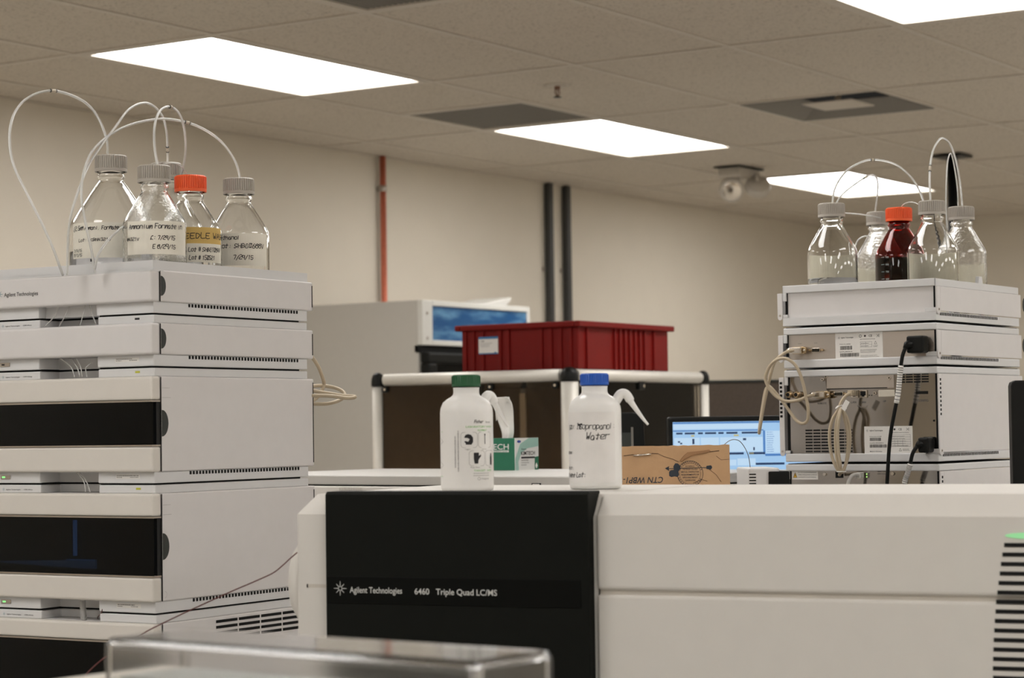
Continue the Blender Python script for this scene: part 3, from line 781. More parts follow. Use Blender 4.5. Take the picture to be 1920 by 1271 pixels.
B5 = make_bottle('solvent_bottle', 'grey-capped bottle at the right end of the left row, labelled Methanol', pos, .0505, H, CAPG, GLASS, .05, GL)
af = facing(pos)
wrap_label(B5, R, af + .05, .105, .0860, .1400, TAPE)
on_bottle(B5, R, af, Ink().hand('Methanol', -.038, .1295, .0064, .040, .0010, seed=14).hand('Lot: SHBG0688V', -.036, .1155, .0068, .082, .0011, seed=15).hand('7/29/15', -.010, .0965, .0066, .034, .0011, seed=16))
# right row
ZFR = ZR0B + .0045
def rb(u, v, d, H): p = atd(u, v, d); return (p.x, p.y, ZFR), p.z - ZFR
GR = 'solvent bottles in the right tray'
R = .0485
def back_label(t, pos, z0, z1, w=.15, da=0., m=TAPEB):
    return wrap_label(t, R, facing(pos) + pi + da, w, z0, z1, m)
pos, H = rb(1558.7, 381.7, 4.285, 0)
R1 = make_bottle('solvent_bottle', 'clear grey-capped bottle at the left end of the right row', pos, R, H, CAPG, GLASS, .088, GR)
back_label(R1, pos, .088, .137, .13, .1)
pos, H = rb(1648, 397.8, 4.50, 0)
R2 = make_bottle('solvent_bottle', 'grey-capped beaded bottle partly hidden between the left one and the amber one', pos, R, H, CAPG, WETGLASS, .05, GR)
back_label(R2, pos, .07, .125, .14)
pos, H = rb(1685, 390, 4.37, 0)
R3 = make_bottle('solvent_bottle', 'dark amber glass bottle with an orange cap and white graduations', pos, R, H, CAPO, AMBER, .132, GR, liq=LIQAMB)
af = facing(pos); k = Ink()
for j, s_ in enumerate(('900', '800', '700', '600')):
    z = .1325 - j * .0143; k.rect(-.040, -.032, z, z + .0006).text(s_, -.029, z - .0016, .0034)
k.wrap('graduation_print', WINK, R3, R, af, 0, .0005)
wrap_label(R3, R, af + pi, .11, .07, .12, mat('dark_seen_label', (.25, .2, .15), .6))
pos, H = rb(1747, 377, 4.265, 0)
R4 = make_bottle('solvent_bottle', 'clear grey-capped bottle right of the amber one, cream label showing through', pos, R, H, CAPG, GLASS, .05, GR)
back_label(R4, pos, .084, .136, .16)
pos, H = rb(1802, 388, 4.42, 0)
R5 = make_bottle('solvent_bottle', 'grey-capped beaded bottle at the right end of the right row', pos, R, H, CAPG, WETGLASS, .05, GR)
back_label(R5, pos, .075, .125, .13)

# tubing
def tubing(label, pts, r=.0020, marks=(), group=None, m=PTFE):
    P = spline([atd(*p) for p in pts], 10)
    t = thing('solvent_tube', label, 'tube', Fr(P[0]), group)
    o = P[0]
    MB().tube([p - o for p in P], r, 10).build('tubing', m, t)
    for q in marks:
        k = int(q * (len(P) - 1)); a, b = P[k] - o, P[min(k + 2, len(P) - 1)] - o
        MB().tube([a, (a + b) / 2, b], r * 1.35, 10).build('tube_marker', MARK, t)
        d = (b - a).normalized(); MB().cyl(b, b + d * .001, r * 1.5, n=10).cyl(a - d * .001, a, r * 1.5, n=10).build('marker_ring', DKGREY, t)
    return t
TL = 'clear tubes looping from the left bottles'
tubing('clear tube making the widest loop off the left edge, from the largest bottle', [(201, 300, 3.60), (200, 262, 3.58), (180, 214, 3.56), (150, 186, 3.53), (100, 170, 3.5), (58, 180, 3.47), (30, 207, 3.44), (18, 250, 3.42), (24, 305, 3.41), (50, 362, 3.41), (78, 418, 3.41), (98, 462, 3.41), (112, 500, 3.42), (118, 516, 3.43)], marks=(.30,), group=TL)
tubing('clear tube arching left from the half-hidden rear bottle, with a marker near its cap', [(314, 316, 3.735), (314, 280, 3.72), (311, 240, 3.69), (300, 211, 3.66), (275, 193, 3.62), (243, 204, 3.57), (215, 240, 3.52), (188, 276, 3.48), (165, 312, 3.45), (148, 355, 3.43), (135, 395, 3.42), (128, 440, 3.42), (126, 516, 3.425)], marks=(.08,), group=TL)
tubing('long clear tube arching over from the methanol bottle to the tray front', [(452, 345, 3.71), (442, 305, 3.70), (415, 266, 3.68), (378, 240, 3.66), (340, 227, 3.64), (300, 223, 3.61), (250, 232, 3.56), (207, 252, 3.51), (172, 285, 3.46), (156, 328, 3.43), (153, 372, 3.41), (160, 415, 3.41), (171, 466, 3.41), (178, 512, 3.42)], marks=(.28,), group=TL)
tubing('narrow clear loop from the front Ammonium Formate bottle to the one behind it', [(297, 318, 3.50), (290, 278, 3.50), (290, 236, 3.50), (300, 208, 3.53), (318, 200, 3.56), (335, 212, 3.60), (345, 240, 3.64), (348, 280, 3.67), (344, 310, 3.69), (340, 326, 3.71)], marks=(.45,), group=TL)
tubing('short thin white line from the front grey cap to the orange cap', [(299, 315, 3.505), (310, 307, 3.51), (328, 306, 3.51), (343, 315, 3.56), (354, 333, 3.60)], .0009, group=TL)
tubing('short clear tube rising from the tray in front of the largest bottle', [(178, 504, 3.415), (184, 478, 3.41), (203, 450, 3.41), (222, 432, 3.43), (232, 424, 3.50)], group=TL)
TR = 'clear tubes looping from the right bottles'
tubing('wide clear arch from the left bottle to the tall middle bottle of the right row', [(1560, 389, 4.285), (1566, 352, 4.285), (1588, 320, 4.285), (1618, 303, 4.28), (1645, 300, 4.28), (1680, 309, 4.275), (1708, 332, 4.27), (1725, 360, 4.27), (1733, 384, 4.26)], marks=(.45,), group=TR)
tubing('lower clear arch from the left bottle to the one behind it, right row', [(1564, 389, 4.285), (1578, 366, 4.30), (1608, 342, 4.36), (1634, 328, 4.41), (1645, 338, 4.44), (1645, 365, 4.47), (1640, 404, 4.50)], .0017, marks=(.4,), group=TR)
tubing('tallest clear loop, from the bottle right of the amber one to the last bottle', [(1745, 384, 4.265), (1743, 330, 4.28), (1748, 288, 4.30), (1758, 266, 4.32), (1768, 259, 4.34), (1781, 270, 4.37), (1792, 300, 4.39), (1800, 342, 4.41), (1805, 396, 4.42)], marks=(.15,), group=TR)
tubing('narrow clear loop dropping between the two rightmost bottles', [(1797, 395, 4.42), (1795, 352, 4.40), (1789, 310, 4.38), (1783, 288, 4.36), (1777, 302, 4.345), (1774, 350, 4.34), (1774, 400, 4.34), (1777, 450, 4.345), (1778, 525, 4.35)], .0014, group=TR)
tubing('short thin white line from the orange cap to its right neighbour', [(1686, 396, 4.37), (1693, 384, 4.35), (1705, 379, 4.32), (1718, 381, 4.30), (1727, 388, 4.275)], .0009, group=TR)
tubing('clear tube running level behind the left cap of the right row', [(1578, 399, 4.33), (1605, 401, 4.40), (1635, 405, 4.46), (1652, 409, 4.465)], .0014, group=TR)
tubing('small clear loop standing behind the left pair of right bottles', [(1601, 535, 4.47), (1602, 480, 4.50), (1606, 455, 4.55), (1618, 444, 4.60), (1632, 446, 4.66), (1640, 470, 4.68), (1642, 525, 4.69)], .0016, group=TR)

# ============================================================ INSTRUMENT MODULES SEEN FROM BEHIND (RIGHT STACK)
RF = Fr((3.9948 * SL, 1.6411 * SL, 0), -.0192)
RW, RD = .3303 * SL, .4282 * SL
z_ = lambda a: zs(a)
ZR = [(z_(1.7596), z_(1.6778)), (z_(1.6755), z_(1.5926)), (z_(1.5907), z_(1.4047)), (z_(1.4024), BZ)]
by, bz = (0, -1, 0), (0, 0, 1)       # writing on a back panel runs towards -y in the frame
def rp(u, v, ax='x', c=0.): return RF.px(u, v, ax, c)
rlabs = ['top module of the right stack, blank back, carrying the tray of bottles',
         'slim module of the right stack with a plain steel back panel and rating label',
         'tall module of the right stack with a mirror-polished back full of connectors',
         'lowest visible module of the right stack, warning sticker and status lights on its back']
RM = []
for i in range(4):
    zt, zb = ZR[i]; zt2 = zt
    fr = RF.raise_(zb); t = thing('chromatography_module', rlabs[i], 'lab instrument', fr, 'modules of the right stack')
    Z = lambda z: z - zb
    h = Z(zt); pt = .0145 if i else .014; pb = .0165
    RM.append((t, fr, zb))
    # plates: top and bottom with the frame round the back opening
    if i == 0:
        m = MB(); a = 0
        m.box(0, .003, 0, RW, h - pt, h).box(RD - .003, RD, 0, RW, h - pt, h).box(0, RD, 0, .003, h - pt, h).box(0, RD, RW - .003, RW, h - pt, h)
        m.build('tray_rim', WHITE2, t, .001)
    else: MB().box(0, RD, 0, RW, h - pt, h - .0015).build('top_plate', WHITE2, t, .002)
    if i: MB().box(0, RD, 0, RW, .0008, pb).build('base', WHITE2, t, .002)
    else: MB().box(0, .010, 0, RW, .0008, pb).box(RD - .006, RD, 0, RW, .0008, pb).box(.010, RD - .006, 0, .005, .0008, pb).box(.010, RD - .006, RW - .005, RW, .0008, pb).box(.010, RD - .006, .005, RW - .005, .0008, .004).build('base', WHITE2, t)
    if i: MB().box(.004, RD - .004, .004, RW - .004, h - .0022, h - .0002).build('joint_gasket', GAP, t)
    # corner gussets of the frame beside the back opening
    m = MB().box(0, .004, RW - .010, RW, pb, pb + .006).box(0, .004, 0, .022, pb, pb + .008).box(0, .004, RW - .0075, RW, h - pt - .016, h - pt)
    m.build('frame_gusset', WHITE2, t, .0008)
    inner = MB().box(.006, .012, .003, RW - .003, pb, h - pt)
    if i == 0: inner.build('back_panel', WHITE, t)
    else: inner.build('back_panel', STEEL if i == 1 else MIRROR, t)
    MB().box(.0045, .0065, .0032, .0062, pb, h - pt).build('panel_gap', GAP, t)
    MB().box(.0045, .0065, RW - .0085, RW - .0035, pb, h - pt).build('panel_gap', GAP, t)
    # side covers, each with a rounded lug at the back corner
    zc1 = h - pt - .0005; zc0 = pb + .0005
    lug = lambda x0, x1, dz: [(x0, zc0 - dz + .005)] + [(x0 + (x1 - x0) * (.5 - .5 * cos(pi * k / 8)), zc0 - dz + .005 - .006 * sin(pi * k / 8)) for k in range(1, 8)] + [(x1, zc0 - dz + .005), (x1, zc1), (x0, zc1)]
    dz = .004 if i < 3 else 0
    c = MB().box(.016, RD + .004, -.0028, -.0002, zc0 + .001, zc1).prism(lug(-.0015, .0148, dz), 'y', -.0034, -.0002)
    c.build('side_cover', WHITE, t, .0008)
    # left cover turned round the back edge
    ll = [(RW + .0002, zc0 - dz + .005)] + [(RW + .0002 + .0105 * (.5 - .5 * cos(pi * k / 8)), zc0 - dz + .005 - .006 * sin(pi * k / 8)) for k in range(1, 8)] + [(RW + .0107, zc0 - dz + .005), (RW + .0107, zc1), (RW + .0002, zc1)]
    MB().prism(ll, 'x', -.0015, .0015).box(.0015, RD, RW + .0085, RW + .0107, zc0 + .001, zc1).build('side_cover', WHITE, t, .0008)
    m = MB().cyl((.0065, -.0042, zc0 + .004), (.0065, -.0028, zc0 + .004), .0026, n=14).cyl((-.0024, RW + .005, zc0 + .004), (-.001, RW + .005, zc0 + .004), .0022, n=14)
    m.build('cover_screw', STEEL, t)
    MB().cyl((.0065, -.0045, zc0 + .004), (.0065, -.0040, zc0 + .004), .001, n=8).build('screw_socket', GAP, t)
    # vent slots below the side cover
    n = 36; xa, xb = .018, .30 if i < 2 else .29; w = (xb - xa) / n; m = MB()
    for k in range(n): m.box(xa + k * w, xa + k * w + w * .5, -.0006, .001, pb - .0065, pb - .0010)
    if i < 3: m.build('vent_slots', GAP, t)
    if i >= 2:
        m = MB(); nh = 9 if i == 2 else 9
        for k in range(nh):
            zz = zc1 - .0085 - k * .0080; m.box(.003, .0088, -.0037, -.002, zz - .0046, zz).box(-.0019, -.0005, RW + .0035, RW + .0088, zz - .0046, zz)
        m.build('square_holes', GAP, t)
# dark finger recess near the front edge of the two slim modules
for i, v in ((0, 572), (1, 648)):
    t, fr, zb = RM[i]; q = fr.px(1917, v, 'y', 0); r = .0145
    pts = [(q.x + .006, q.z - r)] + [(q.x + .006 - r * .75 * sin(pi * k / 14), q.z - r * cos(pi * k / 14)) for k in range(1, 14)] + [(q.x + .006, q.z + r)]
    MB().prism(pts, 'y', -.0036, -.002).build('finger_recess', DKGREY, t)
# wedge clip standing on the rim
q = RF.px(1841, 527, 'y', .004)
tag(MB().prism([(-.012, -.003), (.012, -.003), (.007, .0145), (-.007, .0145)], 'y', -.002, .006).mapped(lambda a: RF.w(a.x + q.x, a.y + .008, a.z + ZR[0][0] - .0)).build('rim_clip', WHITE2, None, .001), 'small white wedge clip on the tray rim in front of the last right bottle', 'clip')

def rlabel(t, fr, u0, v0, u1, v1, name='rating_label', eps=.0002, c=.006):
    a = fr.px(u0, v0, 'x', c); b = fr.px(u1, v1, 'x', c); w = a.y - b.y; h = a.z - b.z
    sticker(w, h).flat(name, PAPER, t, (c, a.y, b.z), by, bz, eps, .0002)
    return a.y, b.z, w, h
def rprint(t, y, z, ink, m=INK, name='label_print', c=.006, eps=.0006): return ink.flat(name, m, t, (c, y, z), by, bz, eps)
# module 2 back
t, fr, zb = RM[1]
y, z, w, h = rlabel(t, fr, 1566, 623, 1656, 675.5)
k = Ink().text('Agilent Technologies', .012, h - .012, .0026, .026).text('Product No. G4225A', .009, h - .024, .0017, .023).bars(.010, .035, h - .034, h - .0268, 4).text('Serial No. JPEAH00178', .009, h - .0385, .0016, .026).bars(.010, .049, h - .0475, h - .0405, 6).text('Made in Japan', .013, h - .0525, .0017, .021)
k.text('CE', .070, h - .011, .0042).disc(.062, h - .009, .002).ring(.0525, h - .009, .0024, .0007).line([(.086, h - .0065), (.091, h - .012), (.091, h - .0065), (.086, h - .012)], .0005).lines(.052, .092, h - .0155, 1, 0, .0008, 3)
k.frame(.052, .076, h - .030, h - .020, .0003).rect(.063, .0633, h - .030, h - .020).rect(.052, .076, h - .0252, h - .0249).lines(.0535, .074, h - .0235, 2, .005, .0008, 8)
k.line([(.081, h - .0245), (.0835, h - .0195), (.086, h - .0245), (.081, h - .0245)], .0005).lines(.079, .088, h - .028, 2, .0022, .0007, 2).lines(.052, .092, h - .0355, 3, .0024, .0007, 9).lines(.052, .092, h - .0465, 3, .0024, .0007, 10)
rprint(t, y, z, k); rprint(t, y, z, Ink().burst(.008, h - .011, .003), GINK, 'maker_emblem')
def words(t, fr, items, m=GINK, name='port_lettering'):
    for s_, u, v, ht in items:
        a = fr.px(u, v, 'x', .006); Ink().text(s_, 0, 0, ht).flat(name, m, t, (.006, a.y, a.z), by, bz, .0003)
words(t, fr, [('Remote', 1497, 645, .0016), ('RS-232', 1527, 644, .0016), ('100-240V~  50/60Hz', 1688, 675.5, .0014)])
a = fr.px(1680, 672.5, 'x', .006); Ink().line([(-.0025, 0), (0, .0045), (.0025, 0), (-.0025, 0)], .0005).flat('warning_mark', INK, t, (.006, a.y, a.z - .002), by, bz, .0003)
def dsub(t, fr, u, v, w=.018, h=.0085, shell=NICKEL, pins=True, name='serial_port'):
    a = fr.px(u, v, 'x', .006)
    o = MB().box(.0015, .006, a.y - w / 2, a.y + w / 2, a.z - h / 2, a.z + h / 2).build(name, shell, t, .0015)
    MB().box(.0010, .0016, a.y - w / 2 + .0015, a.y + w / 2 - .0015, a.z - h / 2 + .0012, a.z + h / 2 - .0012).build('socket_face', BLACK, o)
    m = MB().cyl((.0, a.y - w / 2 - .0045, a.z), (.006, a.y - w / 2 - .0045, a.z), .0024, n=6).cyl((.0, a.y + w / 2 + .0045, a.z), (.006, a.y + w / 2 + .0045, a.z), .0024, n=6)
    if pins:
        for r_ in (0, 1):
            for c_ in range(5 - r_): m.cyl((.0006, a.y - .005 + c_ * .0025 + r_ * .00125, a.z + .0014 - r_ * .0028), (.0011, a.y - .005 + c_ * .0025 + r_ * .00125, a.z + .0014 - r_ * .0028), .0004, n=6)
    m.build('jack_screw', GOLDM, o)
    return a
a = dsub(t, fr, 1531.5, 656.5)
def dplug(label, fr, u, v, t_group=None, w=.026, h=.014, L_=.030):
    """metal-shelled plug pushed onto a port; the cable leaves at its outer end, turned towards +y"""
    a = fr.px(u, v, 'x', .0); T_ = thing('cable_plug', label, 'plug', Fr(fr.w(-.001, a.y, a.z), fr.yaw))
    MB().box(-.010, .0, -w / 2, w / 2, -h / 2, h / 2).box(-.010, -.004, -w / 2 - .004, w / 2 + .004, -h * .38, h * .38).build('plug_shell', GOLDM, T_, .0012)
    MB().box(-.018, -.010, -w / 2 + .003, w / 2 + .004, -h / 2 + .001, h / 2 - .001).build('plug_hood', NICKEL, T_, .002)
    MB().cyl((-.016, w / 2 - .002, 0), (-.014, w / 2 + .008, 0), .0045, n=16).build('strain_relief', NICKEL, T_)
    MB().cyl((-.014, -w / 2 - .001, 0), (.0, -w / 2 - .001, 0), .0016, n=8).build('thumb_screw', NICKEL, T_)
    return T_
dplug('gilt connector plug on the steel back panel of the slim module', fr, 1501, 657)
def socket(t, fr, u, v, w=.030, h=.024):
    a = fr.px(u, v, 'x', .006)
    MB().box(.0025, .006, a.y - w / 2, a.y + w / 2, a.z - h / 2, a.z + h / 2).build('power_inlet', BLACK, t, .002)
a = fr.px(1727, 646, 'x', .006)
hexa = [(a.y + .020, a.z + .016), (a.y - .008, a.z + .016), (a.y - .016, a.z), (a.y - .008, a.z - .016), (a.y + .020, a.z - .016)]
MB().prism(hexa, 'x', .0015, .0058).build('power_inlet', BLACK, t, .001)
MB().cyl((.0, a.y - .0125, a.z), (.0016, a.y - .0125, a.z), .0018, n=10).build('inlet_screw', NICKEL, t)

# module 3 back
t, fr, zb = RM[2]
B = lambda u, v, c=.006: fr.px(u, v, 'x', c)
a, b = B(1550, 698.5), B(1677, 727)
MB().box(.0045, .0062, b.y, a.y, b.z, a.z).build('option_slot_plate', STEEL, t, .0006)
a2 = B(1664, 726.5); MB().box(.0040, .0056, a2.y, a.y, a2.z - .0012, a2.z + .0006).box(.0040, .0056, B(1666, 700).y, a.y, a.z - .0004, a.z + .001).build('slot_gap', GAP, t)
for u, v in ((1543, 711.5), (1550, 706), (1668.5, 708.5), (1641, 737)):
    q = B(u, v); sc_ = MB().cyl((.002, q.y, q.z), (.006, q.y, q.z), .0030, .0036, n=14).build('panel_screw', NICKEL, t)
    MB().cyl((.0016, q.y, q.z), (.0022, q.y, q.z), .0014, n=6).build('screw_socket', GAP, sc_)
m = MB(); a, b = B(1510.5, 805.5), B(1601, 856); cw = (a.y - b.y) / 6; ch = (a.z - b.z) / 9
for r_ in range(9):
    for c_ in range(6): m.box(.0050, .0075, a.y - c_ * cw - cw * .84, a.y - c_ * cw, a.z - r_ * ch - ch * .5, a.z - r_ * ch)
m.build('cooling_slots', GAP, t)
m = MB(); a, b = B(1684, 701), B(1743.5, 718.5); cw = (a.y - b.y) / 4; ch = (a.z - b.z) / 4
for r_ in range(4):
    for c_ in range(4): m.box(.0050, .0075, a.y - c_ * cw - cw * .84, a.y - c_ * cw, a.z - r_ * ch - ch * .58, a.z - r_ * ch)
m.build('cooling_slots', GAP, t)
q = B(1729, 736); MB().box(.0045, .0063, q.y - .0115, q.y + .0115, q.z - .0028, q.z + .0028).build('switch_block', BLACK, t)
q = B(1751.5, 788.5); MB().cyl((.005, q.y, q.z), (.0064, q.y, q.z), .002, n=12).build('panel_hole', GAP, t)
dsub(t, fr, 1574, 738.5, .020)
q = B(1663, 737.5); pl = MB().box(.0035, .006, q.y - .017, q.y + .017, q.z - .0066, q.z + .0066).build('blanking_plate', mat('ivory_blank_plate', (.62, .57, .48), .5), t, .0025)
def netport(t, q, w=.016, h=.0145):
    o = MB().box(.0030, .006, q.y - w / 2, q.y + w / 2, q.z - h / 2, q.z + h / 2).build('network_port', NICKEL, t, .0008)
    MB().box(.0024, .0032, q.y - w * .33, q.y + w * .33, q.z - h * .2, q.z + h * .36).box(.0024, .0032, q.y - w * .16, q.y + w * .16, q.z - h * .36, q.z).build('port_opening', GAP, o)
netport(t, B(1619.5, 738.5)); netport(t, B(1603, 738.5))
MB().box(.0052, .0062, B(1630, 741).y - .001, B(1630, 741).y + .001, B(1630, 741).z - .001, B(1630, 741).z + .001).box(.0052, .0062, B(1634.5, 741).y - .001, B(1634.5, 741).y + .001, B(1634.5, 741).z - .001, B(1634.5, 741).z + .001).build('port_lamps', GAP, t)
m = MB()
for u in (1484, 1499): q = B(u, 740); m.cyl((-.010, q.y, q.z), (.006, q.y, q.z), .0052, n=18).cyl((-.004, q.y, q.z), (-.001, q.y, q.z), .0062, n=18)
cx = m.build('coaxial_jack', GOLDM, t)
m = MB()
for u in (1484, 1499): q = B(u, 740); m.cyl((-.0105, q.y, q.z), (-.0099, q.y, q.z), .0036, n=14)
m.build('jack_bore', GAP, cx)
words(t, fr, [('REMOTE', 1533, 758, .0036), ('LAN', 1596, 756, .0040), ('CAN', 1613, 756, .0040), ('HP', 1656, 754, .0036), ('CONFIG', 1719.5, 753, .0044)])
y, z, w, h = rlabel(t, fr, 1620.5, 799.5, 1712, 852)
k = Ink().text('Agilent Technologies', .011, h - .009, .0026, .027).text('Product No. G1316B', .011, h - .020, .0017, .024).bars(.011, .034, h - .0275, h - .0215, 14).text('Serial No. DEACN30715', .011, h - .032, .0016, .028).bars(.011, .046, h - .040, h - .034, 16).text('Made in Germany', .011, h - .048, .0020, .025)
k.text('CE', .070, h - .008, .0042).disc(.062, h - .006, .002).line([(.086, h - .0035), (.091, h - .0085), (.091, h - .0035), (.086, h - .0085)], .0005).lines(.058, .092, h - .0125, 1, 0, .0008, 23)
k.frame(.055, .094, h - .038, h - .016, .0003)
for j in range(1, 5): k.rect(.055, .094, h - .016 - j * .0044, h - .0157 - j * .0044)
for j in (.062, .068, .078): k.rect(j, j + .0003, h - .038, h - .0248)
k.lines(.057, .093, h - .0195, 5, .0044, .0007, 31).line([(.0705, h - .0465), (.073, h - .0415), (.0755, h - .0465), (.0705, h - .0465)], .0005).lines(.078, .092, h - .0435, 2, .0024, .0007, 33)
rprint(t, y, z, k); rprint(t, y, z, Ink().burst(.006, h - .008, .003), GINK, 'maker_emblem')
socket(t, fr, 1743, 834, .024, .030)
# module 4 back
t, fr, zb = RM[3]; B = lambda u, v, c=.006: fr.px(u, v, 'x', c)
y, z, w, h = rlabel(t, fr, 1485, 881.5, 1534, 899)
rprint(t, y, z, Ink().text('Do not connect/disconnect', .013, h - .005, .0021, w - .016).text('cables when power cords are', .013, h - .0095, .0021, w - .015).text('connected to both modules', .013, h - .014, .0021, w - .017))
rprint(t, y, z, Ink().poly([(.0028, h - .014), (.0112, h - .014), (.007, h - .0045)]), mat('warning_yellow', (.75, .45, .05), .5), 'warning_triangle')
rprint(t, y, z, Ink().line([(.0028, h - .014), (.0112, h - .014), (.007, h - .0045), (.0028, h - .014)], .0007).rect(.0066, .0074, h - .0115, h - .0080), INK, 'warning_outline', eps=.0008)
for u, v in ((1547, 889), (1674.5, 888)): q = B(u, v); MB().cyl((.002, q.y, q.z), (.006, q.y, q.z), .0030, .0036, n=14).build('panel_screw', NICKEL, t)
q = B(1574, 890); MB().box(.003, .0065, q.y - .007, q.y + .007, q.z - .006, q.z + .006).build('network_port', GAP, t)
netport(t, B(1614, 891), .014, .014)
q = B(1624, 890); m = Ink().rect(0, .0026, 0, .0026).rect(0, .0026, -.0052, -.0026); m.flat('status_lamps', mat('lime_led', (.3, .6, .1), .4, noise=.02, emit=(.6, 1, .3), estr=.8), t, (.006, q.y, q.z), by, bz)
words(t, fr, [('Agilent Technologies', 1645, 884.5, .0022), ('G1330B 1290 Thermostat', 1645, 889, .0016)])
netlab = B(1660, 890)

# cables of the right stack; offsets are distances out from the back face
def rcable(name, label, pts, r, m, group=None, per=8):
    P = []
    for p in pts:
        u, v, off = p; P.append(RF.w(*RF.px(u, v, 'x', -off)))
    P = spline(P, per)
    T_ = thing(name, label, 'cable', Fr(P[0]), group); o = P[0]
    MB().tube([p - o for p in P], r, 12).build('cable_sheath', m, T_)
    return T_, P, o
rcable('data_cable', 'beige data cable looping from the slim module to the mirror-backed module', [
 (1490, 656.5, .016), (1480, 658, .022), (1468, 664, .030), (1452, 680, .035), (1441.5, 716, .038), (1431, 765, .04), (1425.5, 800, .04), (1423.5, 812, .034), (1424.5, 800, .026), (1430, 762, .024),
 (1434, 738, .026), (1438, 727, .026), (1444.5, 726, .026), (1463, 747, .03), (1480, 770.5, .034), (1492, 787, .036), (1504, 794, .038), (1514, 788, .040), (1515.5, 768, .042), (1512, 748, .044), (1506, 720, .046), (1498, 696, .048),
 (1488, 681, .050), (1474, 672.5, .052), (1460, 673, .054), (1447, 682, .054), (1438, 697, .052), (1435.5, 712, .050), (1443, 729, .048), (1456, 743.5, .046), (1474, 752, .044), (1496, 750.5, .040), (1514, 743.5, .034), (1527, 739.5, .026)], .0031, BEIGE)
dplug('gilt connector plug on the mirror-polished back, near the coaxial jacks', fr=RM[2][1], u=1545, v=740)
nt_ = rcable('network_cable', 'beige network cable tied in long hanging loops on the mirror-polished back', [
 (1600, 735.5, .016), (1592, 738, .024), (1584, 744, .030), (1577, 754, .036), (1572, 768, .040), (1562, 784, .044), (1556, 806, .046), (1555.5, 828, .046), (1559, 852, .046), (1565, 870, .046), (1572, 882, .044), (1578, 886, .040),
 (1582, 880, .036), (1589, 860, .032), (1593.5, 832, .030), (1593, 806, .030), (1588, 784, .032), (1580, 769, .036), (1577, 766, .042), (1572.5, 776, .050), (1568, 796, .052), (1566.5, 826, .052), (1568.5, 856, .052), (1573, 876, .050), (1579, 884, .046), (1584.5, 874, .040), (1589, 850, .036), (1589.5, 816, .034), (1584, 786, .036), (1579, 768, .040), (1576.5, 768, .046), (1573, 785, .058), (1570.5, 815, .058), (1572.5, 850, .056), (1576, 874, .052), (1575, 888, .030), (1574, 890, .006)], .0030, BEIGE)
T_, P_, o_ = nt_
q = RM[2][1].w(*RM[2][1].px(1602, 737, 'x', -.002)) - o_
MB().box(q.x - .022, q.x + .002, q.y - .005, q.y + .005, q.z - .0055, q.z + .0055).build('modular_plug', BEIGE, T_, .0015)
c0 = RF.w(*RF.px(1577, 763, 'x', -.042)) - o_; m = MB(); m.tube([(c0.x + .013 * cos(a), c0.y + .009 * sin(a), c0.z + .003 * sin(a * 2)) for a in [2 * pi * k / 20 for k in range(21)]], .0011, 6)
q = RF.w(*RF.px(1584, 757, 'x', -.060)) - o_; m.add([(q.x, q.y + .008, q.z - .008), (q.x, q.y, q.z - .014), (q.x, q.y - .010, q.z + .003), (q.x, q.y - .002, q.z + .008)], [(0, 1, 2, 3)])
m.build('cable_tie', PAPER, T_)
c0 = RF.w(*RF.px(1577.5, 884, 'x', -.046)) - o_; MB().tube([(c0.x + .010 * cos(a), c0.y + .008 * sin(a), c0.z) for a in [2 * pi * k / 20 for k in range(21)]], .0010, 6).build('cable_tie', PAPER, T_)
T_, P_, o_ = rcable('network_cable', 'light grey network cable plugged beside the status lights', [(1612, 891, .012), (1604, 889, .020), (1597, 892, .026), (1592, 900, .030), (1588, 915, .032), (1580, 960, .034), (1578, 1010, .03)], .0032, GREYC)
q = RF.w(*RF.px(1614, 891, 'x', -.001)) - o_
MB().box(q.x - .014, q.x + .002, q.y - .006, q.y + .006, q.z - .0055, q.z + .0055).build('modular_plug', GREYC, T_, .0015)
def power_cord(label, pts, u, v, w, h, wrap):
    T_, P, o = rcable('power_cord', label, pts, .0036, BLACK, 'black power cords on the right stack')
    q = RF.w(*RF.px(u, v, 'x', .0)) - o
    MB().box(q.x - .026, q.x + .002, q.y - w / 2, q.y + w / 2, q.z - h / 2, q.z + h / 2).build('power_plug', BLACK, T_, .004, 3)
    p0 = P[0] - o; p1 = P[6] - o
    MB().tube([q + Vector((-.020, w * .3, 0)), (q + p0) / 2 + Vector((-.010, .004, 0)), p0, p1], .005, 12, radii=[.0095, .0085, .0062, .0045]).build('strain_relief', BLACK, T_)
    a, b = wrap; i0, i1 = int(a * (len(P) - 1)), int(b * (len(P) - 1)); s_ = [p - o for p in P[i0:i1 + 1]]
    MB().tube(s_, .0049, 12).build('label_sleeve', PAPER, T_)
    m = MB(); n = len(s_)
    for k in range(1, 14):
        f = k / 14 * (n - 1); j = int(f); c = s_[j].lerp(s_[min(j + 1, n - 1)], f - j); d = (s_[min(j + 1, n - 1)] - s_[j]).normalized()
        m.cyl(c - d * .0007, c + d * .0007, .0050, n=12)
    m.build('sleeve_marks', GINK, T_)
power_cord('long black power cord hanging from the slim module across the mirror-polished back', [(1700, 646, .030), (1696, 656, .034), (1692, 668, .036), (1689, 688, .036), (1686.5, 712, .036), (1684, 738, .036), (1677, 774, .036), (1671, 806, .036), (1667, 843, .036), (1663.5, 902, .036), (1660, 960, .036), (1658, 1020, .034)], 1725, 646, .034, .032, (.27, .50))
power_cord('short black power cord leaving the lower right corner of the mirror-polished back', [(1724, 832, .028), (1717, 840, .032), (1711, 851, .034), (1706, 872, .034), (1701, 889, .034), (1696, 906, .034), (1690, 950, .034), (1688, 1000, .034)], 1741, 834, .022, .028, (.42, .72))

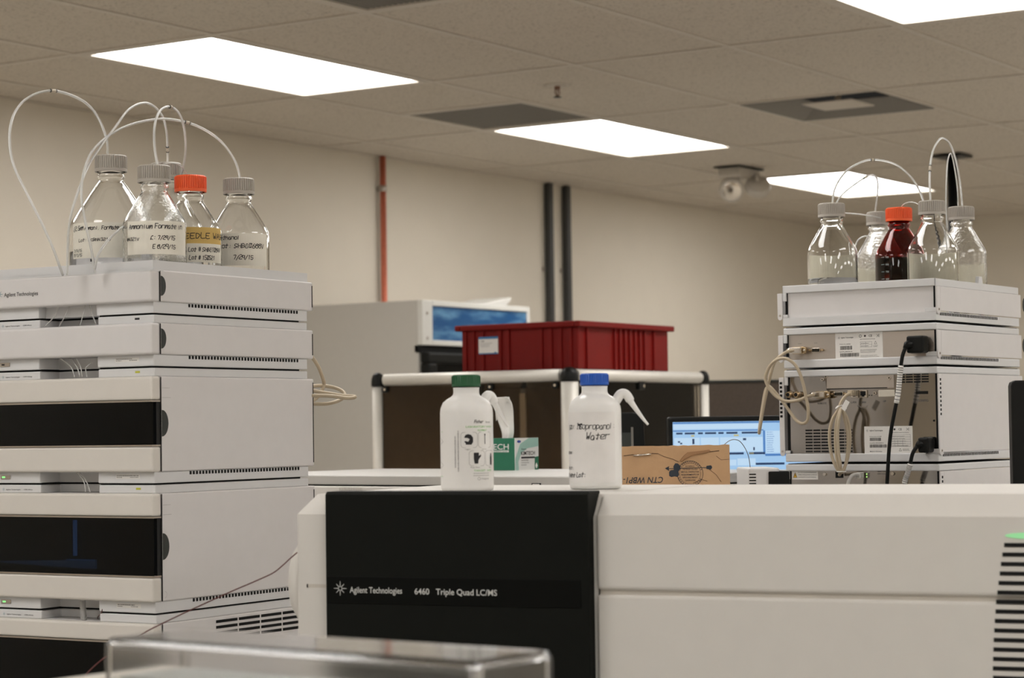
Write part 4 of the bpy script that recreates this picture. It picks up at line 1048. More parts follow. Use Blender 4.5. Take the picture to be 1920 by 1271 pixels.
# coiled cable behind the left stack
def cable(name, label, pts, r, m, cat='cable'):
    P = spline([p if isinstance(p, Vector) else atd(*p) for p in pts], 8); o = P[0]
    ob = MB().tube([p - o for p in P], r, 12).build(name, m); ob.location = o
    return tag(ob, label, cat)
cable('data_cable', 'beige cable hanging in a loose coil behind the left stack', [LF.w(*LF.px(570, 650, 'x', LD + .001)), (576, 658, 3.765), (587, 672, 3.775), (598, 690, 3.785), (606, 712, 3.795), (607, 722, 3.800), (600, 738, 3.790), (588, 750, 3.780), (570, 756, 3.765), (585, 757, 3.755), (612, 757, 3.755), (635, 751, 3.775), (646, 742, 3.790), (640, 732, 3.800), (620, 725, 3.805), (595, 723, 3.795), (575, 727, 3.775), (590, 733, 3.760), (620, 738, 3.755), (645, 742, 3.750), (663, 743, 3.745), (664, 745, 3.740), (650, 746, 3.735), (615, 742, 3.735), (575, 742, 3.735), LF.w(*LF.px(545, 744, 'x', LD + .0015))], .0032, BEIGE)

# ============================================================ MASS SPECTROMETER
MF = Fr((2.401, 1.457, BZ), radians(10))     # x runs back into the unit, y along its front to the left
MT = 1.3965 - BZ
def mp_(u, v, ax='x', c=0.): return MF.px(u, v, ax, c)
t = thing('mass_spectrometer', 'long low white instrument with a black front panel across the foreground', 'lab instrument', MF)
zc = mp_(1400, 967).z; chx = .024
zg = mp_(1400, 1117).z; yl = mp_(556, 1000).y; yr = -1.05; yp0 = mp_(1113, 1000).y
ypl = mp_(618, 1000).y
DEP = .43
def msprofile(z0, z1, front): return [(0, z0), (0, min(z1, zc)), (chx, z1), (DEP, z1), (DEP, z0)] if front else None
# right hand shell, in an upper and a lower cover
MB().prism([(0, zg + .004), (0, zc), (chx, MT), (DEP, MT), (DEP, zg + .004)], 'y', yr, yp0 - .003).build('upper_cover', SHELL, t, .005, 3)
MB().prism([(0, 0), (0, zg - .002), (DEP, zg - .002), (DEP, 0)], 'y', yr, yp0 - .003).build('lower_cover', SHELL, t, .004, 3)
MB().box(.0055, DEP - .01, yr + .01, yp0 - .006, zg - .003, zg + .005).build('cover_joint', mat('joint_grey', (.58, .54, .48), .7, noise=.03), t)
# centre section behind the black panel
MB().prism([(.006, 0), (.006, zc), (chx, MT), (DEP, MT), (DEP, 0)], 'y', yp0 - .003, ypl).build('centre_section', SHELL, t)
# left end: its top and outer corner are cut back
yo = yl
m = MB().add([(0, ypl, 0), (0, yo, 0), (0, yo, zc), (0, ypl, zc), (chx, ypl, MT), (chx + .01, yo - .014, MT), (DEP, ypl, 0), (DEP, yo, 0), (DEP, yo, zc), (DEP, yo - .014, MT), (DEP, ypl, MT)],
  [(0, 1, 2, 3), (3, 2, 5, 4), (1, 7, 8, 2), (2, 8, 9, 5), (4, 5, 9, 10), (6, 10, 9, 8, 7), (0, 6, 7, 1), (0, 3, 4, 10, 6)])
m.build('end_cover', SHELL, t, .003, 2)
a, b = mp_(576, 1100), mp_(616, 1100)
MB().box(-.0006, .01, b.y, a.y, mp_(596, 1101.5).z, mp_(596, 1095).z).build('end_slot', mat('joint_grey', (.58, .54, .48)), t)
MB().box(-.0012, .001, a.y - .0015, a.y, mp_(596, 1101.5).z, mp_(596, 1095).z).build('slot_end', GAP, t)
# rounded bulge low on the left flank
q = mp_(556, 1095); m = MB().lathe([(0, .030), (.02, .029), (.045, .024), (.062, .012), (.068, 0), (0, 0)], 40)
m.mapped(lambda p: Vector((p.x * .72 + .054, yo - .002 + p.z * 1.15, p.y * 1.05 + q.z)))
m.build('flank_bulge', SHELL, t, weld=True)
# black front panel with its curled top
pz = MT + .0045
def pan(y0, y1, x0, x1): pass
m = MB().prism([(-.016, 0), (-.016, pz - .004), (-.012, pz), (chx + .004, pz), (chx + .004, pz - .004), (.004, zc - .004), (.004, 0)], 'y', yp0 + .001, ypl - .002)
m.build('front_panel', BLACKM, t, .0015)
a, b = mp_(618, 1086, 'x', -.016), mp_(1100, 1090, 'x', -.016)
zb1, zb0 = mp_(860, 1084, 'x', -.016).z, mp_(860, 1136, 'x', -.016).z
MB().box(-.0168, -.0155, yp0 + .012, ypl - .004, zb0, zb1).build('name_band', mat('black_name_band', (.0048, .0052, .0046), .5, noise=.05, spec=.08), t, .0006)
pm = lambda u, v: mp_(u, v, 'x', -.0168)
k = Ink(); q0 = pm(656, 1111)
def put(s_, u0, u1, v, hpx):
    a = pm(u0, v); b = pm(u1, v); hh = pm(u0, v - hpx).z - a.z
    k.text(s_, q0.y - a.y, 0, hh, a.y - b.y)
k = Ink(); put('Agilent Technologies', 656, 754, 1110, 11.5); k.flat('maker_lettering', WINK, t, (-.0168, q0.y, q0.z), (0, -1, 0), (0, 0, 1), .0003)
k = Ink(); put('6460', 777.5, 805, 1112, 11.5); put('Triple Quad LC/MS', 817.5, 932, 1113, 11.5); k.flat('model_lettering', WINK, t, (-.0168, q0.y, q0.z - .0004), (0, -1, 0), (0, 0, 1), .0003)
q = pm(638, 1103); Ink().burst(0, 0, .0095).flat('maker_emblem', WINK, t, (-.0168, q.y, q.z), (0, -1, 0), (0, 0, 1), .0003)
# ventilation slots at the right, and the status light over them
m = MB(); xs = [875, 865, 857, 850, 843, 836, 828, 825, 821, 818, 815, 813, 811, 810, 811, 811, 812, 813, 815, 817, 820]
for k_ in range(21):
    u = 1600 + xs[k_] / 3.094; v = 1021.6 + 17.78 * k_; a = mp_(u, v - 3.9); b = mp_(u, v + 3.9)
    m.box(-.0008, .004, yr + .42, a.y, b.z, a.z)
m.build('ventilation_slots', GAP, t)
a, b = mp_(1884, 1004), mp_(1990, 1004)
m = MB(); n = 16; ym = (a.y + b.y) / 2; L_ = (a.y - b.y) / 2
m.add([(-.0012, ym + L_ * cos(2 * pi * k / n), a.z + .0038 * sin(2 * pi * k / n)) for k in range(n)], [tuple(range(n))])
m.build('status_light', mat('pale_green_light', (.12, .25, .12), .3, noise=.02, emit=(.36, .85, .40), estr=.62), t)
# lower rear deck
MB().box(DEP + .001, DEP + .06, yr + .05, yl - .05, 0, MT - .06).build('rear_housing', SHELL, t, .004)

# ------------------------------------------------------------ wash bottles
def wash_bottle(label, u, d, capcol, capname, uc=None, tilt=0.):
    p = atd(u, 920, d); pos = Vector((p.x, p.y, 1.3968)); fr = Fr(pos, facing(pos)); t = thing('wash_bottle', label, 'bottle', fr, 'wash bottles on the instrument')
    R = .0364; H = .142
    prof = [(0, .002), (R - .006, .0), (R - .001, .0015), (R, .006), (R, .108), (R - .0008, .114), (R - .004, .1215), (R - .010, .1265), (R - .0155, .1295), (.0185, .132), (.0178, .135), (.0178, .1395), (.0182, .142), (.0150, .142), (0, .142)]
    MB().lathe(prof, 64).build('bottle_body', HDPE, t, weld=True)
    c = MB().lathe([(.0, .1595), (.0178, .1595), (.0194, .1580), (.0196, .147), (.0200, .1455), (.0200, .1435), (.0185, .1432), (0, .1432)], 72)
    for j in range(36):
        a = 2 * pi * j / 36; n0 = len(c.v); c.box(.0185, .02, -.0005, .0005, .147, .1575)
        for q in range(n0, n0 + 8): x, y, z = c.v[q]; c.v[q] = (x * cos(a) - y * sin(a), x * sin(a) + y * cos(a), z)
    c.build('screw_cap', mat(capname, capcol, .45, noise=.02), t)
    return t, fr, R
WB1, f1, R = wash_bottle('green-capped wash bottle printed with safety pictograms', 876.5, 3.02, (.012, .10, .035), 'green_cap_plastic')
WB2, f2, R = wash_bottle('blue-capped wash bottle hand-labelled Isopropanol Water, nozzle to the right', 1117.5, 3.04, (.012, .10, .50), 'blue_cap_plastic')
def nozzle(t, ang, short=False):
    """side nozzle leaving the shoulder in heading ang of the bottle"""
    e = Vector((cos(ang), sin(ang), 0)); z = Vector((0, 0, 1)); Q = lambda r, h: e * r + z * h
    pts = [Q(.022, .112), Q(.030, .122), Q(.0355, .1300), Q(.041, .1315), Q(.0455, .128), Q(.049, .122), Q(.0505, .119), Q(.058, .108), Q(.067, .0955), Q(.0735, .0875)]
    rad = [.006, .0068, .0066, .0062, .0062, .0060, .0042, .0032, .0022, .0015]
    P = spline(pts, 5); rr = []
    for i in range(len(P)):
        f = i / (len(P) - 1) * (len(rad) - 1); j = min(int(f), len(rad) - 2); rr.append(rad[j] + (rad[j + 1] - rad[j]) * (f - j))
    MB().tube(P, .004, 16, radii=rr).build('dispensing_nozzle', HDPE2, t)
nozzle(WB2, pi / 2)
nozzle(WB1, radians(128))
# printed pictograms on the green-capped bottle: x is measured to the right of the centre line
rx = lambda u: math.asin(max(-.99, min(.99, (u - 876.5) / 50.))) * R
vz = lambda v: (921.5 - v) / 1370.
k = Ink()
k.text('Fisher', rx(890), vz(794), .0052, .015, shear=.3).rrect(rx(865.5), rx(896), vz(839.5), vz(811), .004, .0004).rrect(rx(898), rx(920), vz(839.5), vz(811), .004, .0004).rrect(rx(880.5), rx(909), vz(873.5), vz(845.5), .004, .0004).rrect(rx(911), rx(911) + .016, vz(873.5), vz(845.5), .004, .0004)
k.flat  # (printed below)
face = Ink().poly([(rx(871.5), vz(821)), (rx(874), vz(816)), (rx(879), vz(814.3)), (rx(884.5), vz(816)), (rx(888), vz(821)), (rx(888), vz(829)), (rx(885), vz(834)), (rx(875), vz(834)), (rx(874), vz(831)), (rx(872), vz(829)), (rx(873), vz(827)), (rx(879), vz(828.5)), (rx(882), vz(824)), (rx(878), vz(821.5))])
face.poly([(rx(889), vz(849)), (rx(898.5), vz(849)), (rx(898.5), vz(855)), (rx(902), vz(852.5)), (rx(902.5), vz(855.5)), (rx(898), vz(862)), (rx(897), vz(869.5)), (rx(890.5), vz(869.5)), (rx(889), vz(860))])
face.rect(rx(910) - .0006, rx(910) + .0006, vz(833), vz(815)).disc(rx(910), vz(815.5), .0012).rect(rx(919) + .000, rx(919) + .0045, vz(872), vz(858)).poly([(rx(919), vz(858)), (rx(919) + .0045, vz(858)), (rx(919) + .0030, vz(850)), (rx(919) + .0015, vz(850))])
face.text('Fisher', rx(890), vz(794), .0046, .0145, shear=.3)
face.wrap('pictogram_print', INK, WB1, R, 0, 0, .0004)
k = Ink().rrect(rx(865.5), rx(896), vz(839.5), vz(811), .004, .0004).rrect(rx(898), rx(920), vz(839.5), vz(811), .003, .0004).rrect(rx(880.5), rx(909), vz(873.5), vz(845.5), .004, .0004).rrect(rx(911), rx(911) + .017, vz(873.5), vz(845.5), .003, .0004)
k.text('Goggles', rx(873), vz(843.5), .0016).text('Lab Coat', rx(904), vz(843.5), .0016).text('Proper Gloves', rx(883), vz(877.5), .0019, .013).text('Vapor', rx(916), vz(877.5), .0018).lines(rx(888), rx(922), vz(888), 2, .0030, .0007, 3).text('Nalgene', rx(903), vz(899), .0022, .013).ring(rx(898.5), vz(897.5), .0019, .0005)
k.text('brand', rx(912), vz(794), .0030, .009).wrap('caption_print', SINK, WB1, R, 0, 0, .0004)
g_ = Ink().text('LABORATORY WASH', rx(875), vz(802.5), .0026, rx(922) - rx(875)).text('EQUIPMENT', rx(897), vz(809), .0024, .015).text('TARGET  SAFE', rx(889), vz(884), .0026, rx(921) - rx(889)).text('-', rx(829), vz(811), .003, .006).rect(rx(827.5), rx(832), vz(893.5), vz(892.8))
g_.wrap('green_print', mat('light_green_print', (.28, .55, .22), .5), WB1, R, 0, 0, .0004)
# a column of small type turned on its side
col_ = Ink(); rnd = random.Random(4)
for x, v0, v1 in ((rx(854), 818, 876), (rx(859.5), 808, 884)):
    v = v0
    while v < v1: d_ = rnd.choice((1.2, 2.2, 3)); col_.rect(x, x + .0014, vz(v + d_), vz(v)); v += d_ + .8
col_.line([(rx(828), vz(822)), (rx(832.5), vz(828)), (rx(828), vz(833))], .0005).line([(rx(828), vz(866)), (rx(832.5), vz(872)), (rx(828), vz(878))], .0005)
col_.wrap('side_print', SINK, WB1, R, 0, 0, .0004)
rx2 = lambda u: math.asin(max(-.985, min(.985, (u - 1117.5) / 50.))) * R
vz2 = lambda v: (917.5 - v) / 1360.
k = Ink().rect(-.0560, .030, vz2(905), vz2(773), 30)
k.wrap('paper_label', mat('label_film', (.76, .74, .72), .5), WB2, R, 0, 0, .0003)
k = Ink().hand('50% ', rx2(1070), vz2(805), .0052, .016, .0009, seed=21).hand('Isopropanol:', rx2(1083), vz2(805), .0080, rx2(1155) - rx2(1083), .0009, seed=22).hand('Water', rx2(1100), vz2(824), .0085, rx2(1144) - rx2(1100), .0011, .2, seed=23)
k.line([(rx2(1086), vz2(797)), (rx2(1093), vz2(796))], .0026).line([(rx2(1089.5), vz2(796)), (rx2(1089), vz2(804))], .0022)
k.hand('Date:', -.0560, vz2(851), .0040, .022, .0009, seed=24).hand('Init:', -.0540, vz2(880), .0040, .020, .0009, seed=25).hand('Solvent Lot:', -.0590, vz2(894), .0056, .046, .0010, .2, seed=26)
k.wrap('handwriting', INK, WB2, R, 0, 0, .0005)

# ============================================================ LIDDED INSTRUMENT BEHIND
IF_ = Fr((3.552, 2.045, BZ), radians(-5.6)); IT = 1.388 - BZ
t = thing('lidded_instrument', 'grey-lidded instrument behind the wash bottles, carrying the tissue box', 'lab instrument', IF_)
IL, IDp = 1.16, .56
MB().box(0, IDp, 0, IL, IT - .0195, IT).build('lid', mat('grey_lid_enamel', (.52, .505, .48), .36, noise=.015), t, .003, 3)
MB().box(.004, IDp - .004, .004, IL - .004, IT - .0215, IT - .019).build('lid_seal', GAP, t)
MB().box(-.004, IDp - .01, .0, IL, 0, IT - .0225).build('body', SHELL, t, .003)
q = IF_.px(1006, 911, 'x', 0); MB().box(-.0015, .004, q.y - .011, q.y + .011, IT - .025, IT - .0135).build('latch_recess', GAP, t)
MB().box(-.0025, .004, q.y - .0085, q.y + .0085, IT - .027, IT - .0150).build('latch', SHELL, t, .0006)
m = MB()
for j in range(14):
    q = IF_.px(637 + j * 3.2, 915, 'x', -.004); m.box(-.0052, 0, q.y - .0008, q.y + .0008, IT - .033, IT - .025)
m.build('ridged_strip', mat('ridge_plastic', (.5, .48, .44), .5), t)

# ------------------------------------------------------------ tissue box
KF = Fr((4.03, 2.64, 1.388), 0.)
t = thing('tissue_box', 'green and white tissue box with a tissue pulled out, on the grey lid', 'tissue box', KF)
kh = .0705; ky = .120; kx = .094
MB().box(0, kx, 0, ky, 0, kh).build('carton', GREEN, t, .0008)
MB().box(.0, kx + .0004, -.0005, .001, 0, kh + .0004).build('end_panel', mat('white_carton', (.66, .66, .64), .5, noise=.02), t)
e = Ink().poly([(0, .026), (.020, .058), (.055, kh), (.094, kh), (.094, .052), (.050, .048), (.024, .038), (.012, .018), (.014, 0), (0, 0)])
e.flat('end_panel_swoosh', TEALG, t, (0, -.0005, 0), (1, 0, 0), (0, 0, 1), .0002)
e = Ink().poly([(.078, 0), (.094, 0), (.094, .030), (.078, .028)]); e.flat('end_panel_corner', GREEN, t, (0, -.0005, 0), (1, 0, 0), (0, 0, 1), .0003)
Ink().poly([(.080, .009), (.085, .002), (.090, .009), (.085, .016)]).flat('diamond_mark', PAPER, t, (0, -.0005, 0), (1, 0, 0), (0, 0, 1), .0004)
Ink().text('Kimwipes', .024, .0445, .0040, .020).text('KIMTECH', .023, .033, .0088, .056).rect(.023, .078, .0255, .0295).text('Delicate Task Wipers', .023, .0205, .0024).text('Essuie-tout pour taches', .023, .0155, .0024).text('Paños delicados', .023, .0105, .0024).flat('end_lettering', INK, t, (0, -.0005, 0), (1, 0, 0), (0, 0, 1), .0005)
Ink().disc(.015, .063, .008, .0030).flat('small_blue_mark', mat('navy_print', (.03, .05, .25)), t, (0, -.0005, 0), (1, 0, 0), (0, 0, 1), .0005)
Ink().text('KIMTECH', .012, .046, .0125, .092).text('delicate task wipers', .020, .0315, .0030).text('lingettes delicates', .020, .0265, .0030).flat('front_lettering', WINK, t, (0, .120 + .0, 0), (0, -1, 0), (0, 0, 1), .0004)
k = Ink().rect(.060, .104, .0400, .0440); k.flat('lettering_bar', WINK, t, (0, .120, 0), (0, -1, 0), (0, 0, 1), .0004)
Ink().text('SCIENCE  brand', .064, .0408, .0026, .036).flat('bar_lettering', GREEN, t, (0, .120, 0), (0, -1, 0), (0, 0, 1), .0006)
# pulled tissue: a folded sheet built between two edge curves
def tp(u, v, d): return KF.l(atd(u, v, d))
LE = [(942, 824, 4.86), (941, 810, 4.86), (936, 795, 4.86), (930, 775, 4.85), (925, 757, 4.84), (921, 747, 4.83)]
RE = [(961, 822, 4.88), (963, 808, 4.885), (963, 790, 4.89), (962, 768, 4.89), (958, 752, 4.88), (950, 744, 4.86)]
m = MB(); nu, nv = 12, 24; Lc, Rc = spline([tp(*p) for p in LE], 5), spline([tp(*p) for p in RE], 5)
vs = []
for j in range(len(Lc)):
    for i in range(nu + 1):
        f = i / nu; p = Lc[j].lerp(Rc[j], f); bow = sin(pi * f) * .012 + .004 * sin(f * 11 + j * .12) + .002 * sin(f * 23 - j * .3)
        vs.append(p + Vector((-.7, -.3, .05 * (j / len(Lc)))) * bow)
m.add(vs, [(j * (nu + 1) + i, j * (nu + 1) + i + 1, (j + 1) * (nu + 1) + i + 1, (j + 1) * (nu + 1) + i) for j in range(len(Lc) - 1) for i in range(nu)], True)
# folded-back second layer
k0 = len(vs); vs2 = []
for j in range(8):
    for i in range(nu + 1):
        f = i / nu; q = j / 7; p = Lc[-1].lerp(Rc[-1], f) + Vector((-.012 * sin(pi * f), 0, 0)); vs2.append(p + Vector((.010 + .02 * q, .008 * q, .006 * sin(pi * q) - .050 * q * (1 - .3 * f))))
m.add(vs2, [(j * (nu + 1) + i, j * (nu + 1) + i + 1, (j + 1) * (nu + 1) + i + 1, (j + 1) * (nu + 1) + i) for j in range(7) for i in range(nu)], True)
o = m.build('tissue_sheet', TISSUE, t); md = o.modifiers.new('t', 'SOLIDIFY'); md.thickness = .0006
MB().add([(kx * .25 + .02 * cos(2 * pi * k / 18), ky * .5 + .042 * sin(2 * pi * k / 18), kh + .0004) for k in range(18)], [tuple(range(18))]).build('dispensing_opening', GAP, t)

# ------------------------------------------------------------ cardboard carton
CFp = atd(1369, 906, 3.50); CF = Fr((CFp.x, CFp.y, BZ), math.atan2(RT.y, RT.x) + radians(-1))   # x runs to the viewer's right, y away
t = thing('cardboard_carton', 'torn brown cardboard carton standing upside down behind the blue-capped bottle', 'box', CF)
cw, cd = .212, .05
topz = lambda x: CF.px(1369 + x * 1178, 833.4 - x * 0, 'y', 0).z + x * .018
xs = [-cw + cw * k / 26 for k in range(27)]
vs = []; rnd = random.Random(12)
for x in xs:
    zt = topz(x) + rnd.uniform(-.0006, .0006); sl = .004 * 0
    vs += [(x, 0, 0), (x, 0, zt), (x, .004, zt), (x, .004, 0)]
m = MB(); m.add(vs, [(4 * k + a, 4 * k + 4 + a, 4 * k + 4 + (a + 1) % 4, 4 * k + (a + 1) % 4) for k in range(26) for a in range(4)] + [(0, 1, 2, 3), (104, 107, 106, 105)])
m.box(-.004, 0, .004, cd, 0, topz(0) - .001).box(-cw, -cw + .004, .004, cd, 0, topz(-cw) - .001).box(-cw, 0, cd, cd + .004, 0, topz(0) - .006).box(-cw, 0, 0.004, cd, 0, .004)
m.build('carton_body', CARD, t)
cp = lambda u, v: CF.px(u, v, 'y', -.0004)
# torn flap and crease
a = [cp(u, v) for u, v in ((1274, 864), (1281, 855), (1289, 848), (1302, 846.5), (1330, 843), (1333, 846), (1322, 850), (1300, 853), (1285, 860), (1279, 866))]
MB().prism([(p.x, p.z) for p in a], 'y', -.0035, -.0002).build('torn_flap', mat('torn_kraft', (.36, .20, .10), .85, bump=.3, bscale=200), t, .001)
k = Ink(); 
def cl(pts, w): k.line([(cp(u, v).x, cp(u, v).z) for u, v in pts], w)
cl([(1233, 850), (1245, 856), (1262, 861), (1272, 866)], .0008); cl([(1170, 854.5), (1182, 853), (1188, 852)], .0011); cl([(1222, 850), (1233, 850.5)], .0012); cl([(1330, 847), (1348, 845)], .0012); cl([(1343, 855), (1352, 862), (1367, 861)], .0006); cl([(1300, 905), (1316, 899), (1326, 902)], .0006); cl([(1330, 880), (1343, 890), (1352, 903)], .0006)
k.m.mapped(lambda p: Vector((p.x, -.0006, p.y))); k.m.build('creases', mat('crease_brown', (.10, .055, .03), .9), t, clean=False)
a, b = cp(1187.5, 854), cp(1220, 851.5)
MB().tube([(a.x, -.002, a.z), (b.x, -.002, b.z)], .0016, 8).build('staple', NICKEL, t)
# printing, upside down with the carton
k = Ink()
a = cp(1243, 893.5); b = cp(1173, 905)
k.text('CTN WBP1-9', 0, 0, .0098, .070, shear=.25, flip=True)
k.m.mapped(lambda p: Vector((a.x + p.x, -.0006, a.z + p.y - .0005))); k.m.build('carton_lettering', CARDINK, t, clean=False)
k = Ink(); c = cp(1294, 888)
k.ring(0, 0, .0205, .0007, 40).ring(0, 0, .0168, .0004, 36)
for j, (s_, w_) in enumerate((('BOX CERTIFICATE', .014), ('THIS SINGLE WALL BOX', .024), ('MEETS ALL CONSTRUCTION', .028), ('REQUIREMENTS OF', .028), ('APPLICABLE FREIGHT', .024), ('CLASSIFICATION', .016))): k.text(s_, -w_ / 2, .0105 - j * .0044, .0024, w_)
for j in range(15):
    a_ = radians(20 + j * 10); k.line([(.0180 * cos(a_), .0180 * sin(a_)), (.0196 * cos(a_), .0196 * sin(a_))], .0009)
for j in range(13):
    a_ = radians(200 + j * 11); k.line([(.0180 * cos(a_), .0180 * sin(a_)), (.0196 * cos(a_), .0196 * sin(a_))], .0009)
# heart pierced by an arrow
k.line([(-.038, .0085), (.032, .0095)], .0009).poly([(-.040, .0090), (-.033, .0125), (-.034, .0088), (-.033, .0045)]).poly([(.026, .0075), (.033, .0060), (.0355, .0095), (.0335, .0130), (.026, .0120)])
k.poly([(-.0265, .012), (-.0235, .017), (-.0190, .0165), (-.0155, .0125), (-.0150, .0085), (-.0185, .0035), (-.0175, -.0015), (-.0200, -.0050), (-.0250, -.0040), (-.0300, -.0050), (-.0335, -.0030), (-.0335, .0030), (-.0310, .0060), (-.0260, .0065)])
k.m.mapped(lambda p: Vector((c.x + p.x, -.0006, c.z + p.y))); k.m.build('freight_stamp', CARDINK, t, clean=False)
# torn scrap at the right foot
cable('capillary_wire', 'thin brown wire arching up from behind the cardboard carton', [(1352, 846, 3.56), (1358, 834, 3.58), (1368, 826, 3.61), (1378, 824, 3.64), (1388, 828, 3.67), (1398, 842, 3.70), (1404, 858, 3.72), (1406.5, 876, 3.735)], .0006, mat('brown_wire', (.13, .09, .06), .5), 'wire')

# ------------------------------------------------------------ small power supply beside the carton
q = atd(1404, 905, 3.74); SF = Fr((q.x, q.y, BZ), math.atan2(RT.y, RT.x) + radians(4))
t = thing('bench_power_supply', 'small white vented case with a black heatsink end beside the right stack', 'power supply', SF)
hz = SF.px(1420, 877.5, 'y', 0).z
MB().box(0, .053, 0, .12, 0, hz).build('case', WHITE2, t, .003)
MB().box(.034, .07, -.004, .10, 0, hz - .006).build('heatsink', BLACK, t, .002)
m = MB()
for j in range(30): m.box(.036, .068, -.0065, -.004, .01 + j * .015, .016 + j * .015)
m.build('heatsink_fins', BLACK, t)
m = MB()
for j in range(5): m.box(.001, .0125, -.0006, .002, hz - .0115 - j * .0052, hz - .0095 - j * .0052)
m.build('vent_slots', GAP, t)

# ------------------------------------------------------------ computer monitor with a lit screen
q = atd(1254, 880, 4.75); DF = Fr((q.x, q.y, BZ), math.atan2(RT.y, RT.x) + radians(2))
t = thing('computer_monitor', 'black computer monitor with a bright blue-white program window on screen', 'monitor', DF)
W_ = .50; zt = DF.px(1300, 781, 'y', 0).z; zb = zt - .315
MB().box(0, W_, .0, .035, zb, zt).build('monitor_housing', BLACK, t, .006, 3)
SCR = lambda n, c, e: mat(n, (.015, .015, .016), .3, noise=.01, emit=c, estr=e)
S1 = SCR('screen_pale_blue', (.34, .55, .80), 1.); S2 = SCR('screen_mid_blue', (.06, .19, .48), 1.); S3 = SCR('screen_dark', (.012, .035, .10), 1.); S4 = SCR('screen_near_white', (.50, .68, .86), 1.); S5 = SCR('screen_accent_yellow', (.75, .65, .25), .7)
MB().box(.010, W_ - .010, -.0006, .001, zb + .015, zt - .0115).build('screen', S1, t)
sx = lambda u: DF.px(u, 830, 'y', 0).x
sz = lambda v: DF.px(1350, v, 'y', 0).z
def srect(name, m_, rects):
    k = Ink()
    for u0, u1, v0, v1 in rects: k.rect(sx(u0), sx(u1), sz(v1), sz(v0))
    k.flat(name, m_, t, (0, 0, 0), (1, 0, 0), (0, 0, 1), .0008 if m_ is not S3 and m_ is not S5 else .0012)
srect('title_bar', S2, [(1262, 1640, 791, 793.5), (1431, 1434.5, 808, 853), (1262, 1432, 806, 808), (1434.5, 1640, 852, 856)])
srect('window_panes', S4, [(1263, 1430, 795, 804), (1264, 1312, 820, 848), (1314, 1348, 820, 848), (1350, 1430, 820, 847), (1436, 1640, 809, 850), (1365, 1380, 862, 873), (1382, 1416, 860, 873)])
srect('toolbar_marks', S3, [(1268, 1280, 810, 813.5), (1284, 1303, 810, 813.5), (1309, 1318, 810, 813.5), (1322, 1343, 810, 813.5), (1347, 1357, 810, 813.5), (1362, 1383, 810, 813.5), (1391, 1421, 810, 813.5), (1298, 1302, 822, 832), (1271, 1275, 826, 829), (1275, 1279, 829, 832), (1330, 1333, 838, 843), (1393, 1399, 822, 826), (1412, 1415, 839, 845), (1366, 1394, 848.5, 852.5), (1404, 1434, 848.5, 852.5), (1416, 1470, 868.5, 872.5)])
srect('toolbar_accents', S5, [(1296, 1302, 815, 818), (1376, 1385, 815, 818), (1404, 1413, 848.5, 852.5)])
k = Ink()
for j in range(10): k.lines(sx(1438), sx(1452), sz(812 + j * 4), 1, 0, .0012, 60 + j)
k.flat('list_text', S2, t, (0, 0, 0), (1, 0, 0), (0, 0, 1), .0013)
MB().box(W_ / 2 - .03, W_ / 2 + .03, .035, .06, .01, zb + .1).box(W_ / 2 - .12, W_ / 2 + .12, -.05, .13, 0, .012).build('monitor_stand', BLACK, t, .003)

# ------------------------------------------------------------ near monitor at the right edge, seen from behind
q = atd(1899.5, 900, 3.62); NF = Fr((q.x, q.y, BZ), math.atan2(RT.y, RT.x) + radians(-3))
t = thing('computer_monitor', 'black monitor cut off by the right edge, beside the right stack', 'monitor', NF)
zt = NF.px(1910, 713, 'y', 0).z; zb = zt - .33
MB().prism([(0, zb + .008), (.008, zb), (.50, zb), (.50, zt), (.008, zt), (.002, zt - .003), (0, zt - .009)], 'y', 0, .03).build('monitor_housing', BLACK, t, .003)
MB().box(.22, .28, .03, .06, .01, zb + .15).box(.14, .36, -.06, .12, 0, .012).build('monitor_stand', BLACK, t, .003)

# ============================================================ ALUMINIUM-FRAMED ENCLOSURE AND RED BIN
EFr = Fr((5.60, 3.470, BZ), 0.); EH = 1.6545 - BZ; EX, EY = .84, .715
t = thing('framed_enclosure', 'aluminium-framed enclosure with smoked panes, carrying the red bin', 'enclosure', EFr)
pr_ = .019; rr = .0185
def rail(p, q): return MB().tube([p, q], rr, 20)
top = EH - rr
m = MB().tube([(.03, 0, top), (EX - .03, 0, top)], rr, 20).tube([(0, .03, top), (0, EY - .03, top)], rr, 20).tube([(.03, EY, top), (EX - .03, EY, top)], rr, 20).tube([(EX, .03, top), (EX, EY - .03, top)], rr, 20)
m.build('top_rail', ALU, t)
m = MB()
for x, y in ((0, 0), (EX, 0), (0, EY), (EX, EY)):
    MB().cyl((x, y, 0), (x, y, top - .012), .0265 if (x, y) == (0, 0) else .0185, n=24).build('corner_post', ALU, t)
    R_ = .0275 if (x, y) == (0, 0) else .0215
    MB().lathe([(R_, -.016), (R_, -.002), (R_ * .93, .010), (R_ * .75, .020), (R_ * .45, .0265), (0, .0285), (0, -.016)], 28, (x, y, top - .004)).build('corner_cap', BLACK, t)
MB().box(.02, EX - .02, .02, EY - .02, EH - .012, EH - .002).build('roof_board', DKGREY, t)
MB().box(.02, EX - .02, -.003, .003, .01, top - .014).box(-.003, .003, .02, EY - .02, .01, top - .014).build('smoked_pane', TINT, t)
MB().box(EX - .006, EX, .02, EY - .02, .01, top - .014).box(.02, EX - .02, EY - .006, EY, .01, top - .014).build('rear_panel', mat('brown_rear_panel', (.44, .35, .27), .6, noise=.05), t)
MB().box(0, EX, 0, EY, 0, .01).build('floor_board', DKGREY, t)
for y in (.045, .28, .40, .68):
    o = MB().cyl((-.012, y, top - .030), (.0, y, top - .030), .011, n=12).build('pane_bracket', BLACK, t)
    MB().cyl((-.0135, y, top - .030), (-.0118, y, top - .030), .004, n=8).build('bracket_screw', NICKEL, o)
